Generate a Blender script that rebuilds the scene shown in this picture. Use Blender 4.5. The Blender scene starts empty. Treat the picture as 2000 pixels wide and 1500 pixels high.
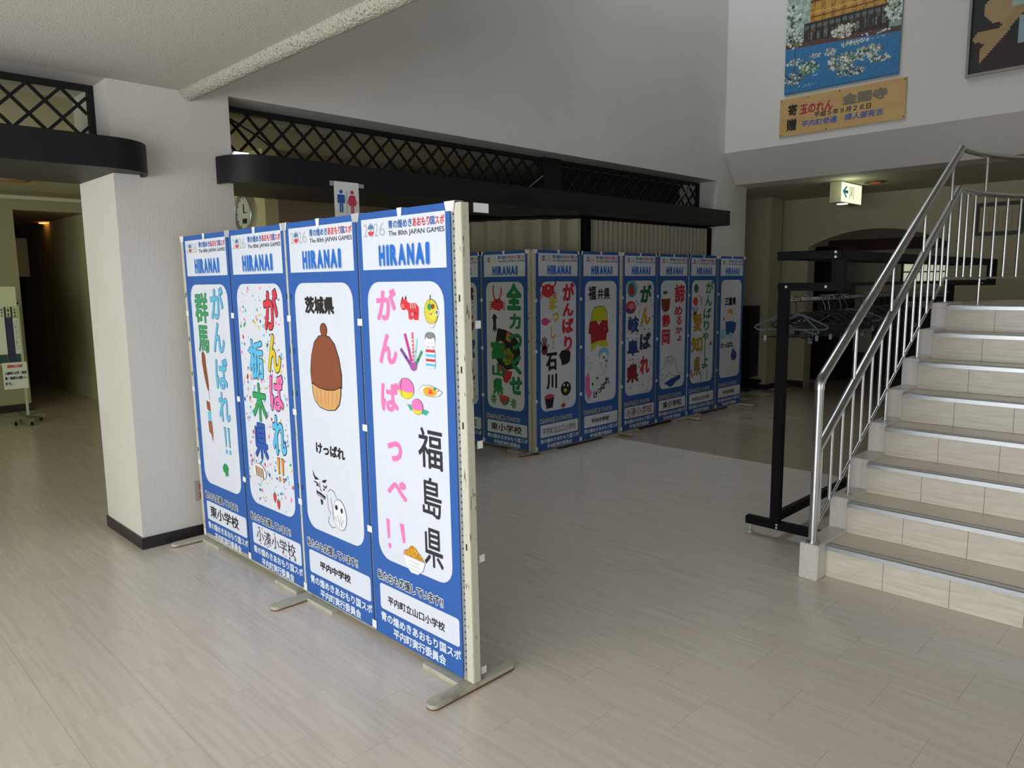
import bpy, bmesh, math, random
import numpy as np
from mathutils import Matrix, Vector
R = random.Random(7)
PI = math.pi
SC = bpy.context.scene
COL = SC.collection

# ------------------------------------------------------------------ camera
F = 1446.7
cd = bpy.data.cameras.new('camera'); cam = bpy.data.objects.new('camera', cd); COL.objects.link(cam)
cd.sensor_width = 36.0; cd.lens = 36.0 * F / 2000.0; cd.clip_end = 100; cd.clip_start = 0.05
yaw, pitch, roll = .7871, .1354, -.0107
fw = Vector((math.cos(yaw)*math.cos(pitch), math.sin(yaw)*math.cos(pitch), -math.sin(pitch)))
r0 = Vector((math.sin(yaw), -math.cos(yaw), 0)); u0 = r0.cross(fw)
rr = r0*math.cos(roll) + u0*math.sin(roll); uu = u0*math.cos(roll) - r0*math.sin(roll)
cam.matrix_world = Matrix(((rr.x, uu.x, -fw.x, 0), (rr.y, uu.y, -fw.y, 0), (rr.z, uu.z, -fw.z, 1.5), (0, 0, 0, 1)))
SC.camera = cam
# ------------------------------------------------------------------ view, world, lights
vs = SC.view_settings
vs.view_transform = 'Standard'; vs.look = 'None'; vs.gamma = 1.0; vs.use_curve_mapping = False
vs.exposure = 0.0
SC.cycles.max_bounces = 10; SC.cycles.diffuse_bounces = 6; SC.cycles.glossy_bounces = 4
SC.cycles.sample_clamp_indirect = 6.0; SC.cycles.caustics_reflective = False; SC.cycles.caustics_refractive = False
SC.cycles.use_denoising = True
w = bpy.data.worlds.new('world'); SC.world = w; w.use_nodes = True
bg = w.node_tree.nodes['Background']; bg.inputs[0].default_value = (.62, .74, .9, 1); bg.inputs[1].default_value = .6

def area(name, loc, direction, sx, sy, power, col):
    l = bpy.data.lights.new(name, 'AREA'); l.shape = 'RECTANGLE'; l.size = sx; l.size_y = sy
    l.energy = power; l.color = col
    o = bpy.data.objects.new(name, l); COL.objects.link(o)
    o.location = loc; o.rotation_euler = Vector(direction).to_track_quat('-Z', 'Y').to_euler()
    return o
area('daylight_entrance_left', (-3.35, 1.0, 1.3), (1, 0, 0), 6.4, 1.8, 270, (.93, .96, 1))
area('daylight_entrance_back', (1.4, -5.15, 1.3), (0, 1, 0), 6.4, 1.8, 40, (.95, .97, 1))
area('daylight_skylight', (5.9, 3.7, 6.45), (0, .12, -1), 2.6, 1.2, 68, (.8, .9, 1))
area('daylight_hall', (-3.35, 6.7, 1.4), (1, 0, 0), 2.8, 1.8, 42, (.9, 1, .62))

# ------------------------------------------------------------------ colour and materials
def lin(c):
    if isinstance(c, str):
        c = c.lstrip('#'); c = [int(c[i:i+2], 16)/255 for i in (0, 2, 4)]
    return tuple((x/12.92 if x <= .04045 else ((x+.055)/1.055)**2.4) for x in c) + (1,)
MATS = {}
def mat(name, col, rough=.6, metal=0, noise=None, bump=None, spec=.5, emit=None, coord='Object'):
    """noise=(scale xyz, colour 2, amount, detail)   bump=(scale xyz, strength, distance)"""
    if name in MATS: return MATS[name]
    m = bpy.data.materials.new(name); m.use_nodes = True; nt = m.node_tree; N = nt.nodes; L = nt.links
    b = N['Principled BSDF']
    b.inputs['Base Color'].default_value = lin(col); b.inputs['Roughness'].default_value = rough
    b.inputs['Metallic'].default_value = metal; b.inputs['Specular IOR Level'].default_value = spec
    tc = N.new('ShaderNodeTexCoord')
    def nz(scale, detail=4):
        mp = N.new('ShaderNodeMapping'); mp.inputs['Scale'].default_value = scale
        L.new(tc.outputs[coord], mp.inputs[0])
        t = N.new('ShaderNodeTexNoise'); t.inputs['Scale'].default_value = 1; t.inputs['Detail'].default_value = detail
        L.new(mp.outputs[0], t.inputs[0]); return t
    if noise:
        sc, c2, lo, hi = noise
        t = nz(sc); rp = N.new('ShaderNodeValToRGB'); L.new(t.outputs[0], rp.inputs[0])
        rp.color_ramp.elements[0].position = lo; rp.color_ramp.elements[1].position = hi
        rp.color_ramp.elements[0].color = lin(c2); rp.color_ramp.elements[1].color = lin(col)
        L.new(rp.outputs[0], b.inputs['Base Color'])
    if bump:
        sc, st, di = bump
        t = nz(sc); bp = N.new('ShaderNodeBump'); bp.inputs['Strength'].default_value = st; bp.inputs['Distance'].default_value = di
        L.new(t.outputs[0], bp.inputs['Height']); L.new(bp.outputs[0], b.inputs['Normal'])
    if emit:
        b.inputs['Emission Color'].default_value = lin(emit[0]); b.inputs['Emission Strength'].default_value = emit[1]
    MATS[name] = m
    return m
wallpaper = mat('wallpaper', '#d2cec6', .85, bump=((160, 160, 14), .35, .003), noise=((1.2, 1.2, .8), '#cac6bd', .3, .7))
wall_dim = mat('wallpaper_beige', '#b8b196', .85, bump=((160, 160, 14), .25, .002))
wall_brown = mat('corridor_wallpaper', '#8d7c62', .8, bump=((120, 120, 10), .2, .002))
wall_yellow = mat('yellowish_wall', '#c9c292', .8)
stipple = mat('stippled_ceiling', '#c2beb4', .95, bump=((110, 110, 110), .6, .005), noise=((75, 75, 75), '#77746a', .30, .36))
rough_roll = mat('rough_plaster', '#bcb8aa', .95, bump=((75, 75, 75), 1, .02), noise=((80, 80, 80), '#7e7b70', .34, .42))
ceil_flat = mat('flat_ceiling', '#b5af98', .9)
black_fascia = mat('black_fascia', '#131418', .5, spec=.3)
dark_soffit = mat('dark_soffit', '#37362f', .55, spec=.3)
black_wood = mat('black_wood', '#171615', .55, spec=.3)
base_blk = mat('black_vinyl', '#231d1f', .4)

def floor_mat(name, c1, c2, c3, rough):
    m = bpy.data.materials.new(name); m.use_nodes = True; nt = m.node_tree; N = nt.nodes; L = nt.links
    b = N['Principled BSDF']; b.inputs['Roughness'].default_value = rough; b.inputs['Specular IOR Level'].default_value = .5
    g = N.new('ShaderNodeNewGeometry'); oi = N.new('ShaderNodeObjectInfo')
    ad = N.new('ShaderNodeVectorMath'); ad.operation = 'MULTIPLY_ADD'
    L.new(oi.outputs['Random'], ad.inputs[0]); ad.inputs[1].default_value = (0, 1.7, 5); L.new(g.outputs['Position'], ad.inputs[2])
    def nz(sc, det):
        mp = N.new('ShaderNodeMapping'); mp.inputs['Scale'].default_value = sc; L.new(ad.outputs[0], mp.inputs[0])
        t = N.new('ShaderNodeTexNoise'); t.inputs['Scale'].default_value = 1; t.inputs['Detail'].default_value = det
        L.new(mp.outputs[0], t.inputs[0]); return t
    t1 = nz((52, 2.6, 10), 6); t2 = nz((9, 1.2, 3), 3)
    r1 = N.new('ShaderNodeValToRGB'); L.new(t1.outputs[0], r1.inputs[0])
    r1.color_ramp.elements[0].position = .33; r1.color_ramp.elements[0].color = lin(c2)
    r1.color_ramp.elements[1].position = .62; r1.color_ramp.elements[1].color = lin(c1)
    mx = N.new('ShaderNodeMix'); mx.data_type = 'RGBA'
    r2 = N.new('ShaderNodeMapRange'); L.new(t2.outputs[0], r2.inputs[0]); r2.inputs[1].default_value = .4; r2.inputs[2].default_value = .75
    r2.inputs[4].default_value = .6
    L.new(r2.outputs[0], mx.inputs[0]); L.new(r1.outputs[0], mx.inputs[6]); mx.inputs[7].default_value = lin(c3)
    L.new(mx.outputs[2], b.inputs['Base Color'])
    rr_ = N.new('ShaderNodeMapRange'); L.new(t1.outputs[0], rr_.inputs[0]); rr_.inputs[3].default_value = rough-.05; rr_.inputs[4].default_value = rough+.08
    L.new(rr_.outputs[0], b.inputs['Roughness'])
    MATS[name] = m; return m
floor_light = floor_mat('travertine_vinyl', '#dcd3c6', '#cfc5b7', '#d9ccbf', .2)
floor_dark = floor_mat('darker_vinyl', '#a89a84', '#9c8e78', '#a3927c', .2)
joint = mat('floor_joint', '#beb4a5', .5)

steel = mat('brushed_steel', '#c6c7c6', .24, 1, bump=((8, 8, 300), .05, .001))
alu = mat('aluminium', '#b9bbbd', .35, .9)
terrazzo = mat('terrazzo', '#d6d2ca', .35, noise=((130, 130, 130), '#bdb8b0', .3, .42))
def stone(name, c1, c2, stretch):
    return mat(name, c1, .3, noise=(stretch, c2, .35, .62))
riser_m = stone('travertine_riser', '#dcd6c8', '#cdc5b3', (6, 5, 60))
tread_m = mat('travertine_tread', '#dfd4c2', .2, noise=((60, 4, 20), '#d0c3ae', .35, .62))
blue = mat('banner_blue', '#2c5fae', .75, bump=((7, 7, 1.2), .5, .02))
whitec = mat('banner_white', '#dde2ee', .75, bump=((7, 7, 1.2), .5, .02))
cream_paint = mat('chipped_cream_paint', '#cfccba', .55, noise=((60, 90, 14), '#6a5b49', .33, .37))
pale_paint = mat('pale_worn_paint', '#b9b6a4', .5, noise=((12, 12, 12), '#8f8a78', .3, .5))
foot_side = mat('rusty_brown', '#6f4c40', .6)
tape_m = mat('white_tape', '#f1f1f1', .5)
post_dark = mat('black_steel', '#0d0e11', .6, spec=.15)
bolt_m = mat('pale_bolt', '#c9d2c8', .35, .3)
plastic_blk = mat('black_plastic', '#0e0f11', .35)
plastic_clr = mat('smoky_plastic', '#525c66', .25)

def perf():
    m = mat('perforated_board', '#8f959a', .5); nt = m.node_tree; N = nt.nodes; L = nt.links
    b = N['Principled BSDF']; tc = N.new('ShaderNodeTexCoord')
    mp = N.new('ShaderNodeVectorMath'); mp.operation = 'SCALE'; mp.inputs[3].default_value = 40; L.new(tc.outputs['Object'], mp.inputs[0])
    fr = N.new('ShaderNodeVectorMath'); fr.operation = 'FRACTION'; L.new(mp.outputs[0], fr.inputs[0])
    sp = N.new('ShaderNodeSeparateXYZ'); L.new(fr.outputs[0], sp.inputs[0]); cb = N.new('ShaderNodeCombineXYZ')
    L.new(sp.outputs[0], cb.inputs[0]); L.new(sp.outputs[2], cb.inputs[2]); cb.inputs[1].default_value = .5
    ds = N.new('ShaderNodeVectorMath'); ds.operation = 'DISTANCE'; L.new(cb.outputs[0], ds.inputs[0]); ds.inputs[1].default_value = (.5, .5, .5)
    lt = N.new('ShaderNodeMath'); lt.operation = 'LESS_THAN'; L.new(ds.outputs['Value'], lt.inputs[0]); lt.inputs[1].default_value = .17
    mx = N.new('ShaderNodeMix'); mx.data_type = 'RGBA'; L.new(lt.outputs[0], mx.inputs[0])
    mx.inputs[6].default_value = lin('#8f959a'); mx.inputs[7].default_value = lin('#2c3034'); L.new(mx.outputs[2], b.inputs['Base Color'])
    return m
perf_m = perf()

# ------------------------------------------------------------------ mesh builder
class MB:
    def __init__(s): s.v = []; s.f = []; s.mi = []
    def add(s, vs_, fs, k=0):
        n = len(s.v); s.v += [tuple(p) for p in vs_]; s.f += [tuple(i+n for i in f) for f in fs]; s.mi += [k]*len(fs)
        return s
    def box(s, x0, x1, y0, y1, z0, z1, k=0):
        return s.add([(x, y, z) for z in (z0, z1) for y in (y0, y1) for x in (x0, x1)],
                     [(0, 2, 3, 1), (4, 5, 7, 6), (0, 1, 5, 4), (2, 6, 7, 3), (0, 4, 6, 2), (1, 3, 7, 5)], k)
    def prism(s, pts, axis, a, b, k=0):
        """2D outline (counter-clockwise or not) extruded along an axis"""
        n = len(pts)
        def P(p, t):
            return {'x': (t, p[0], p[1]), 'y': (p[0], t, p[1]), 'z': (p[0], p[1], t)}[axis]
        vs_ = [P(p, a) for p in pts] + [P(p, b) for p in pts]
        fs = [tuple(range(n))[::-1], tuple(range(n, 2*n))] + [(i, (i+1) % n, n+(i+1) % n, n+i) for i in range(n)]
        return s.add(vs_, fs, k)
    def tube(s, pts, r, n=10, k=0, caps=True, closed=False):
        pts = [Vector(p) for p in pts]; N_ = len(pts); rings = []
        T = []
        for i in range(N_):
            a = pts[(i-1) % N_] if (i > 0 or closed) else pts[i]; b = pts[(i+1) % N_] if (i < N_-1 or closed) else pts[i]
            T.append((b-a).normalized())
        up = Vector((0, 0, 1)) if abs(T[0].z) < .9 else Vector((1, 0, 0))
        A = T[0].cross(up).normalized()
        vs_ = []
        for i in range(N_):
            A = (A - T[i]*A.dot(T[i])).normalized(); B = T[i].cross(A)
            ri = r[i] if isinstance(r, (list, tuple)) else r
            # mitre
            if 0 < i < N_-1:
                c = max(.5, (pts[i]-pts[i-1]).normalized().dot(T[i]))
            else: c = 1
            for j in range(n):
                t = 2*PI*j/n
                vs_.append(pts[i] + (A*math.cos(t) + B*math.sin(t))*ri)
        fs = []
        for i in range(N_ if closed else N_-1):
            i2 = (i+1) % N_
            for j in range(n):
                fs.append((i*n+j, i*n+(j+1) % n, i2*n+(j+1) % n, i2*n+j))
        if caps and not closed:
            fs += [tuple(range(n))[::-1], tuple(range((N_-1)*n, N_*n))]
        return s.add(vs_, fs, k)
    def sphere(s, c, r, n=10, k=0, sz=1):
        vs_ = []; fs = []
        for i in range(n//2+1):
            a = PI*i/(n//2)
            for j in range(n):
                b = 2*PI*j/n
                vs_.append((c[0]+r*math.sin(a)*math.cos(b), c[1]+r*math.sin(a)*math.sin(b), c[2]+sz*r*math.cos(a)))
        for i in range(n//2):
            for j in range(n): fs.append((i*n+j, (i+1)*n+j, (i+1)*n+(j+1) % n, i*n+(j+1) % n))
        return s.add(vs_, fs, k)
    def build(s, name, mats, parent=None, loc=None, smooth=False, bevel=0):
        if not isinstance(mats, (list, tuple)): mats = [mats]
        me = bpy.data.meshes.new(name); me.from_pydata(s.v, [], s.f)
        for m in mats: me.materials.append(m)
        for p, k in zip(me.polygons, s.mi): p.material_index = k; p.use_smooth = smooth
        if smooth: me.set_sharp_from_angle(angle=math.radians(50))
        bm = bmesh.new(); bm.from_mesh(me)
        if bevel:
            bmesh.ops.remove_doubles(bm, verts=bm.verts, dist=1e-5)
            es = [e for e in bm.edges if len(e.link_faces) == 2 and e.calc_face_angle(0) > .7]
            bmesh.ops.bevel(bm, geom=es, offset=bevel, segments=2, affect='EDGES', clamp_overlap=True)
        if s.fixn: bmesh.ops.recalc_face_normals(bm, faces=bm.faces)
        bm.to_mesh(me); bm.free()
        o = bpy.data.objects.new(name, me); COL.objects.link(o)
        if parent: o.parent = parent
        if loc: o.location = loc
        return o
    fixn = True
def tag(o, label=None, cat=None, group=None, kind=None):
    if label: o['label'] = label
    if cat: o['category'] = cat
    if group: o['group'] = group
    if kind: o['kind'] = kind
    return o
def thing(name, label, cat, loc=(0, 0, 0), rz=0, group=None):
    o = bpy.data.objects.new(name, None); COL.objects.link(o); o.location = loc; o.rotation_euler = (0, 0, rz)
    o.empty_display_size = .1
    return tag(o, label, cat, group)
def struct(name, mb, m, parent=None, label=None, **kw):
    o = mb.build(name, m, parent, **kw)
    if not parent: o['kind'] = 'structure'
    if label: o['label'] = label
    return o
def copy_tree(o, parent=None):
    c = o.copy(); COL.objects.link(c)
    if parent: c.parent = parent
    for ch in list(o.children): copy_tree(ch, c)
    return c
def arc(cx, cy, r, a0, a1, n): return [(cx+r*math.cos(a0+(a1-a0)*i/n), cy+r*math.sin(a0+(a1-a0)*i/n)) for i in range(n+1)]
def rrect(u0_, u1_, v0, v1, r, n=5):
    return (arc(u1_-r, v0+r, r, -PI/2, 0, n) + arc(u1_-r, v1-r, r, 0, PI/2, n) + arc(u0_+r, v1-r, r, PI/2, PI, n) + arc(u0_+r, v0+r, r, PI, 1.5*PI, n))

# ------------------------------------------------------------------ room shell
YW, YB = 4.42, 5.03          # front and back face of the wall with the two wide openings
fl = MB().box(-3.4, 14, -5.2, 21, -.12, -.004).build('floor', joint); fl['kind'] = 'structure'; fl['label'] = 'pale travertine-look vinyl tile floor'
# floor tiles: rows run along y, .284 wide, .427 long, every second row shifted by half
TW, TL = .2845, .427
tiles = []
for i in range(-16, 44):
    x0 = 1.71 + i*TW
    off = 1.49 if i % 2 == 0 else 1.277
    for j in range(-16, 42):
        y0 = off + j*TL
        cx, cy = x0+TW/2, y0+TL/2
        if cx < -3.1 or cx > 13.3 or cy < -4.9 or cy > 20.5: continue
        tiles.append((cx, cy, x0, y0))
def seen(cx, cy):
    d = Vector((cx, cy, -1.5)); z = d.dot(fw)
    if z < .4: return 0
    px = 1000+F*d.dot(rr)/z; py = 750-F*d.dot(uu)/z
    if not (-60 < px < 2060 and py < 1590): return 0
    if cx > 3.7 and cy < 1.45: return 0
    if cy > YW and 1.39 < cx < 2.05: return 0
    return 1.5/z
tiles.sort(key=lambda t: -seen(t[0], t[1]))
proto = MB().box(0, TW-.0008, 0, TL-.0008, -.004, 0)
pm = {}
def tile_obj(x0, y0, dark):
    if dark not in pm:
        o = proto.build('floor_tile', floor_dark if dark else floor_light, fl, (x0, y0, 0)); pm[dark] = o; return
    o = pm[dark].copy(); COL.objects.link(o); o.parent = fl; o.location = (x0, y0, 0)
rest = {0: MB(), 1: MB()}
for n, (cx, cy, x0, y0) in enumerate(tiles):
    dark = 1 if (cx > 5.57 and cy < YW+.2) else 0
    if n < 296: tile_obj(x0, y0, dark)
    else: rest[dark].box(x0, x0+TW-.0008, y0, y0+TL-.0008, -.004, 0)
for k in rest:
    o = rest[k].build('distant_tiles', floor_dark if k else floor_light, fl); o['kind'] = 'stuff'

# wall with the wide openings (faces -y)
wl = MB()
wl.box(1.39, 2.055, YW, YB, 0, 2.6)                    # pier between the openings
wl.box(-3.4, 2.055, YW, YB, 2.6, 6.4)
wl.box(2.055, 7.70, YW, YB, 2.615, 6.4)                 # over the wide opening
wl.box(7.70, 8.38, YW, YB, 0, 6.4)                      # right pier
struct('wall_north', wl, wallpaper, label='white papered wall with two wide openings and a pier between them')
tr = MB().box(1.38, 2.06, YW-.012, YB+.01, 0, .068); struct('baseboard_north', tr, base_blk, label='black vinyl baseboard around the pier')
# upper wall over the right-hand corridor with its sloping underside
up = MB().prism([(7.85, 6.4), (7.85, 2.93), (8.11, 2.6), (8.5, 2.6), (8.5, 6.4)], 'y', -5.2, YW)
struct('wall_east', up, wallpaper, label='white upper wall carrying the hangings, sloping in at its lower edge')
struct('ceiling_corridor', MB().box(8.5, 14, -5.2, 9, 2.6, 2.8), ceil_flat, label='low beige ceiling over the corridor behind the stairs')
struct('wall_pillar', MB().box(9.65, 9.98, 4.72, 6.2, 0, 2.6), wall_dim, label='beige wall end between corridor and arched wall')
struct('baseboard_pillar', MB().box(9.638, 9.992, 4.708, 6.2, 0, .07), base_blk)
# arched wall
aw = MB()
YA0, YA1, ZS, ZP = 4.43, 2.72, 1.945, 2.149
hw = (YA0-YA1)/2; sag = ZP-ZS; rad = (hw*hw+sag*sag)/(2*sag); cyy = (YA0+YA1)/2; czz = ZP-rad
a_ = math.asin(hw/rad)
archpts = [(cyy+rad*math.sin(t), czz+rad*math.cos(t)) for t in [a_ - 2*a_*i/18 for i in range(19)]]
for i in range(18):
    (p, z), (q, z2) = archpts[i], archpts[i+1]
    aw.prism([(p, z), (q, z2), (q, 2.6), (p, 2.6)], 'x', 10.2, 10.42)
aw.box(10.2, 10.42, YA0, 7, 0, 2.6); aw.box(10.2, 10.42, -5.2, YA1, 0, 2.6)
struct('wall_arched', aw, wall_dim, label='beige wall pierced by a wide shallow arch')
struct('baseboard_arched', MB().box(10.188, 10.2, YA0, 7, 0, .09).box(10.188, 10.2, -5.2, YA1, 0, .09), base_blk)
# room seen through the arch
struct('wall_beyond_arch', MB().box(13.2, 13.3, -5.2, 9, 0, 2.6), wall_dim, label='beige back wall seen through the arch')
struct('baseboard_beyond_arch', MB().box(13.15, 13.2, -5.2, 9, 0, .26), mat('dark_red_brown', '#3a2320', .5))
struct('trim_1', MB().box(13.0, 13.2, -1, 5.3, 1.98, 2.16), mat('red_brown_beam', '#4a2320', .5), label='dark red-brown beam above the back wall seen through the arch')
# ceiling over the near part, with the rounded rough edge, and the high ceiling
struct('ceiling_low', MB().box(-3.4, 1.82, -5.2, YW, 2.6, 2.95), stipple, label='low stippled white ceiling')
struct('wall_void_west', MB().box(1.76, 1.84, -5.2, YW, 2.95, 6.4), wallpaper)
rl = MB(); n = 60
for i in range(n+1): pass
rl.tube([(1.822, -5.2+(YW+5.2)*i/60, 2.602) for i in range(61)], [.05+.0016*R.uniform(-1, 1) for _ in range(61)], 20)
struct('trim_2', rl, rough_roll, label='rough plaster roll along the edge of the low ceiling', smooth=True)
hc = MB(); hc.box(1.76, 4.8, -5.2, YB, 6.4, 6.6); hc.box(7.2, 8.5, -5.2, YB, 6.4, 6.6); hc.box(4.8, 7.2, -5.2, 2.7, 6.4, 6.6); hc.box(4.8, 7.2, 4.3, YB, 6.4, 6.6)
struct('ceiling_high', hc, wallpaper)
# back hall behind the openings
struct('ceiling_hall', MB().box(-3.4, 8.5, YB, 10.65, 2.62, 2.8), ceil_flat, label='beige ceiling of the hall behind the openings')
struct('wall_clock_side', MB().box(3.0, 3.12, 5.89, 14.4, 0, 2.62), wall_yellow, label='yellowish wall with a round clock')
struct('wall_hall_back', MB().box(3.12, 4.25, 5.89, 5.99, 0, 2.62), wall_brown, label='dim brown wall behind the restroom sign')
struct('wall_recess', MB().box(4.25, 4.35, 5.99, 8.0, 0, 2.62).box(4.25, 8.6, 8.0, 8.1, 0, 2.62).box(8.38, 8.5, YB, 8.0, 0, 2.62), wall_brown)
struct('wall_hall_end', MB().box(-3.4, 2.19, 10.65, 10.8, 0, 2.62).box(2.19, 4.1, 10.65, 10.8, 2.44, 2.62), mat('hall_wall_shaded', '#a5a27e', .8), label='wall at the end of the left hall, its shade put into a darker olive')  # end wall's weaker light is put into a darker colour than the clock wall
struct('baseboard_hall_end', MB().box(-3.4, 2.2, 10.635, 10.65, 0, .09), base_blk)
# far corridor
struct('wall_corridor_left', MB().box(2.07, 2.19, 10.8, 20.5, 0, 2.44), wall_brown)
struct('wall_corridor_right', MB().box(4.05, 4.17, 10.8, 20.5, 0, 2.44), wall_brown, label='dim brown wall of the far corridor')
struct('baseboard_corridor_right', MB().box(4.035, 4.05, 10.8, 20.5, 0, .09), base_blk)
struct('wall_corridor_end', MB().box(2.0, 4.3, 20.4, 20.5, 0, 2.44), wall_brown)
struct('ceiling_corridor_far', MB().box(2.07, 4.17, 10.8, 20.5, 2.45, 2.55), wall_brown)
d = struct('door_1', MB().box(4.0, 4.05, 16.3, 17.2, 0, 2.05), mat('dark_door', '#57493a', .5), label='dark door leaf in the far corridor')
MB().tube([(3.97, 16.42, 1.0), (3.97, 16.42, 1.15)], .012, 8).tube([(3.97, 16.42, 1.0), (4.0, 16.42, 1.0)], .008, 6).tube([(3.97, 16.42, 1.15), (4.0, 16.42, 1.15)], .008, 6).build('door_handle', steel, d)
# outer walls with window openings (behind and left of the camera)
ow = MB()
ow.box(-3.4, -3.2, -5.2, -2.3, 0, 2.6); ow.box(-3.4, -3.2, 4.3, 5.2, 0, 2.62); ow.box(-3.4, -3.2, 8.2, 10.8, 0, 2.62)
ow.box(-3.4, -3.2, -2.3, 4.3, 0, .35); ow.box(-3.4, -3.2, -2.3, 4.3, 2.2, 2.6); ow.box(-3.4, -3.2, 5.2, 8.2, 0, .4); ow.box(-3.4, -3.2, 5.2, 8.2, 2.4, 2.62)
struct('wall_west', ow, wallpaper)
os_ = MB()
os_.box(-3.4, -1.9, -5.2, -5.0, 0, 2.6); os_.box(4.7, 14, -5.2, -5.0, 0, 6.4); os_.box(-1.9, 4.7, -5.2, -5.0, 0, .35); os_.box(-1.9, 4.7, -5.2, -5.0, 2.2, 6.4)
struct('wall_south', os_, wallpaper)
for k, (a, b) in enumerate(((-2.3, 4.3), (5.2, 8.2))):
    m_ = MB(); n = 5 if k == 0 else 3
    for i in range(n+1):
        y = a+(b-a)*i/n; m_.box(-3.32, -3.26, y-.025, y+.025, .4, 2.45)
    m_.box(-3.32, -3.26, a, b, .4, .45); m_.box(-3.32, -3.26, a, b, 2.4, 2.45)
    struct('window_%d' % (k+1), m_, alu)
m_ = MB()
for i in range(6):
    x = -1.9+6.6*i/5; m_.box(x-.025, x+.025, -5.12, -5.06, .4, 2.5)
struct('window_3', m_, alu)

# ------------------------------------------------------------------ black shelf fascias under the lattices
def fascia(name, label, x0, x1, rl_, rr_, sofx0, sofx1):
    t = thing(name, label, 'fascia', ((x0+x1)/2, YW, 2.1))
    cx = (x0+x1)/2
    p = []; r = .235
    yf = 4.16
    if rl_: p += [(x0, YW)] + arc(x0+r, yf+r, r, PI, 1.5*PI, 8)[0:]
    else: p += [(x0, YW), (x0, yf)]
    if rr_: p += arc(x1-r, yf+r, r, -PI/2, 0, 8) + [(x1, YW)]
    else: p += [(x1, yf), (x1, YW)]
    # thin front band following the outline
    q = [(x-cx, y-YW) for x, y in p]
    inner = []
    for i, (x, y) in enumerate(q):
        a = Vector(q[max(i-1, 0)]); b = Vector(q[min(i+1, len(q)-1)]); tt = (b-a).normalized(); inner.append((x-tt.y*.02, y+tt.x*.02))
    m_ = MB()
    n = len(q)
    vs_ = [];
    for i in range(n): vs_ += [(q[i][0], q[i][1], 0), (q[i][0], q[i][1], .155), (inner[i][0], inner[i][1], .155), (inner[i][0], inner[i][1], 0)]
    fs_ = []
    for i in range(n-1):
        for j in range(4): fs_.append((4*i+j, 4*i+(j+1) % 4, 4*i+4+(j+1) % 4, 4*i+4+j))
    m_.add(vs_, fs_+[(0, 1, 2, 3), (4*n-4, 4*n-3, 4*n-2, 4*n-1)])
    m_.build('front_band', black_fascia, t, smooth=True)
    m2 = MB().prism(inner, 'z', .012, .03); m2.build('shelf_board', dark_soffit, t)
    MB().box(sofx0-cx, sofx1-cx, 0, YB-YW-.005, .012, .13).build('soffit', dark_soffit, t)
    if rl_:
        for xj in (4.26, 6.2): MB().box(xj-cx-.001, xj-cx+.001, yf-YW-.0006, yf-YW+.001, .001, .154).build('joint_line', mat('joint_black', '#050506', .8), t)
    return t
fascia('shelf_fascia', 'black shelf fascia with one rounded end over the left opening', -2.8, 1.545, False, True, -2.8, 1.39)
fascia('shelf_fascia', 'long black shelf fascia over the wide opening, rounded at its left end', 1.955, 7.54, True, False, 2.055, 7.70)

def lattice(x0, x1, z0, z1, label, xs):
    y = 4.66
    t = thing('diamond_lattice', label, 'lattice', ((x0+x1)/2, y, z0)); cx = (x0+x1)/2
    fr = MB()
    fr.box(x0-cx, x1-cx, -.02, .02, z1-z0-.03, z1-z0); fr.box(x0-cx, x1-cx, -.02, .02, 0, .03)
    fr.box(x0-cx, x0-cx+.03, -.02, .02, .03, z1-z0-.03); fr.box(x1-cx-.03, x1-cx, -.02, .02, .03, z1-z0-.03)
    fr.build('frame', black_wood, t)
    lo, hi, l, r = .03, z1-z0-.03, x0-cx+.03, x1-cx-.03
    H = hi-lo; pit = .1575
    i0 = int((x0-1-xs)/pit)-2; i1 = int((x1+1-xs)/pit)+2
    for s_ in (1, -1):
        for i in range(i0, i1):
            xa = xs+i*pit-cx if s_ == 1 else xs+.0+i*pit-cx   # x at the reference height 2.414
            # line: x = xa + s*(z - zr)
            zr = 2.414-z0
            za, zb = lo, hi
            xA, xB = xa+s_*(za-zr), xa+s_*(zb-zr)
            pts = []
            for (xx, zz) in ((xA, za), (xB, zb)): pts.append([xx, zz])
            for pnt in pts:
                if pnt[0] < l: pnt[1] += (l-pnt[0])*s_; pnt[0] = l
                if pnt[0] > r: pnt[1] += (r-pnt[0])*s_; pnt[0] = r
            if abs(pts[1][1]-pts[0][1]) < .02 or not (lo-.001 <= min(pts[0][1], pts[1][1]) and max(pts[0][1], pts[1][1]) <= hi+.001): continue
            hwid = .008*1.414
            m_ = MB(); (xA, za), (xB, zb) = pts; yo = -.006 if s_ == 1 else .006
            m_.prism([(xA-hwid, za), (xA+hwid, za), (xB+hwid, zb), (xB-hwid, zb)], 'y', yo-.006, yo+.006)
            m_.build('slat', black_wood, t)
    return t
lattice(-.6, 1.39, 2.255, 2.6, 'black diamond lattice over the left opening', 1.077)
lattice(2.06, 5.04, 2.255, 2.61, 'long black diamond lattice over the wide opening, left of the black post', 2.307-.02)
lattice(5.27, 7.70, 2.255, 2.61, 'dim black diamond lattice over the wide opening, right of the black post', 5.3)
tag(MB().box(5.04, 5.27, 4.62, 4.70, 2.235, 2.615).build('lattice_post', black_wood), 'black post between the two lattices over the wide opening', 'post')
dk = MB().box(5.3, 7.68, 4.9, 4.92, 2.24, 2.61).build('backing_board', mat('dark_board', '#24231f', .7)); tag(dk, 'dark board behind the right lattice', 'board')
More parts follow.
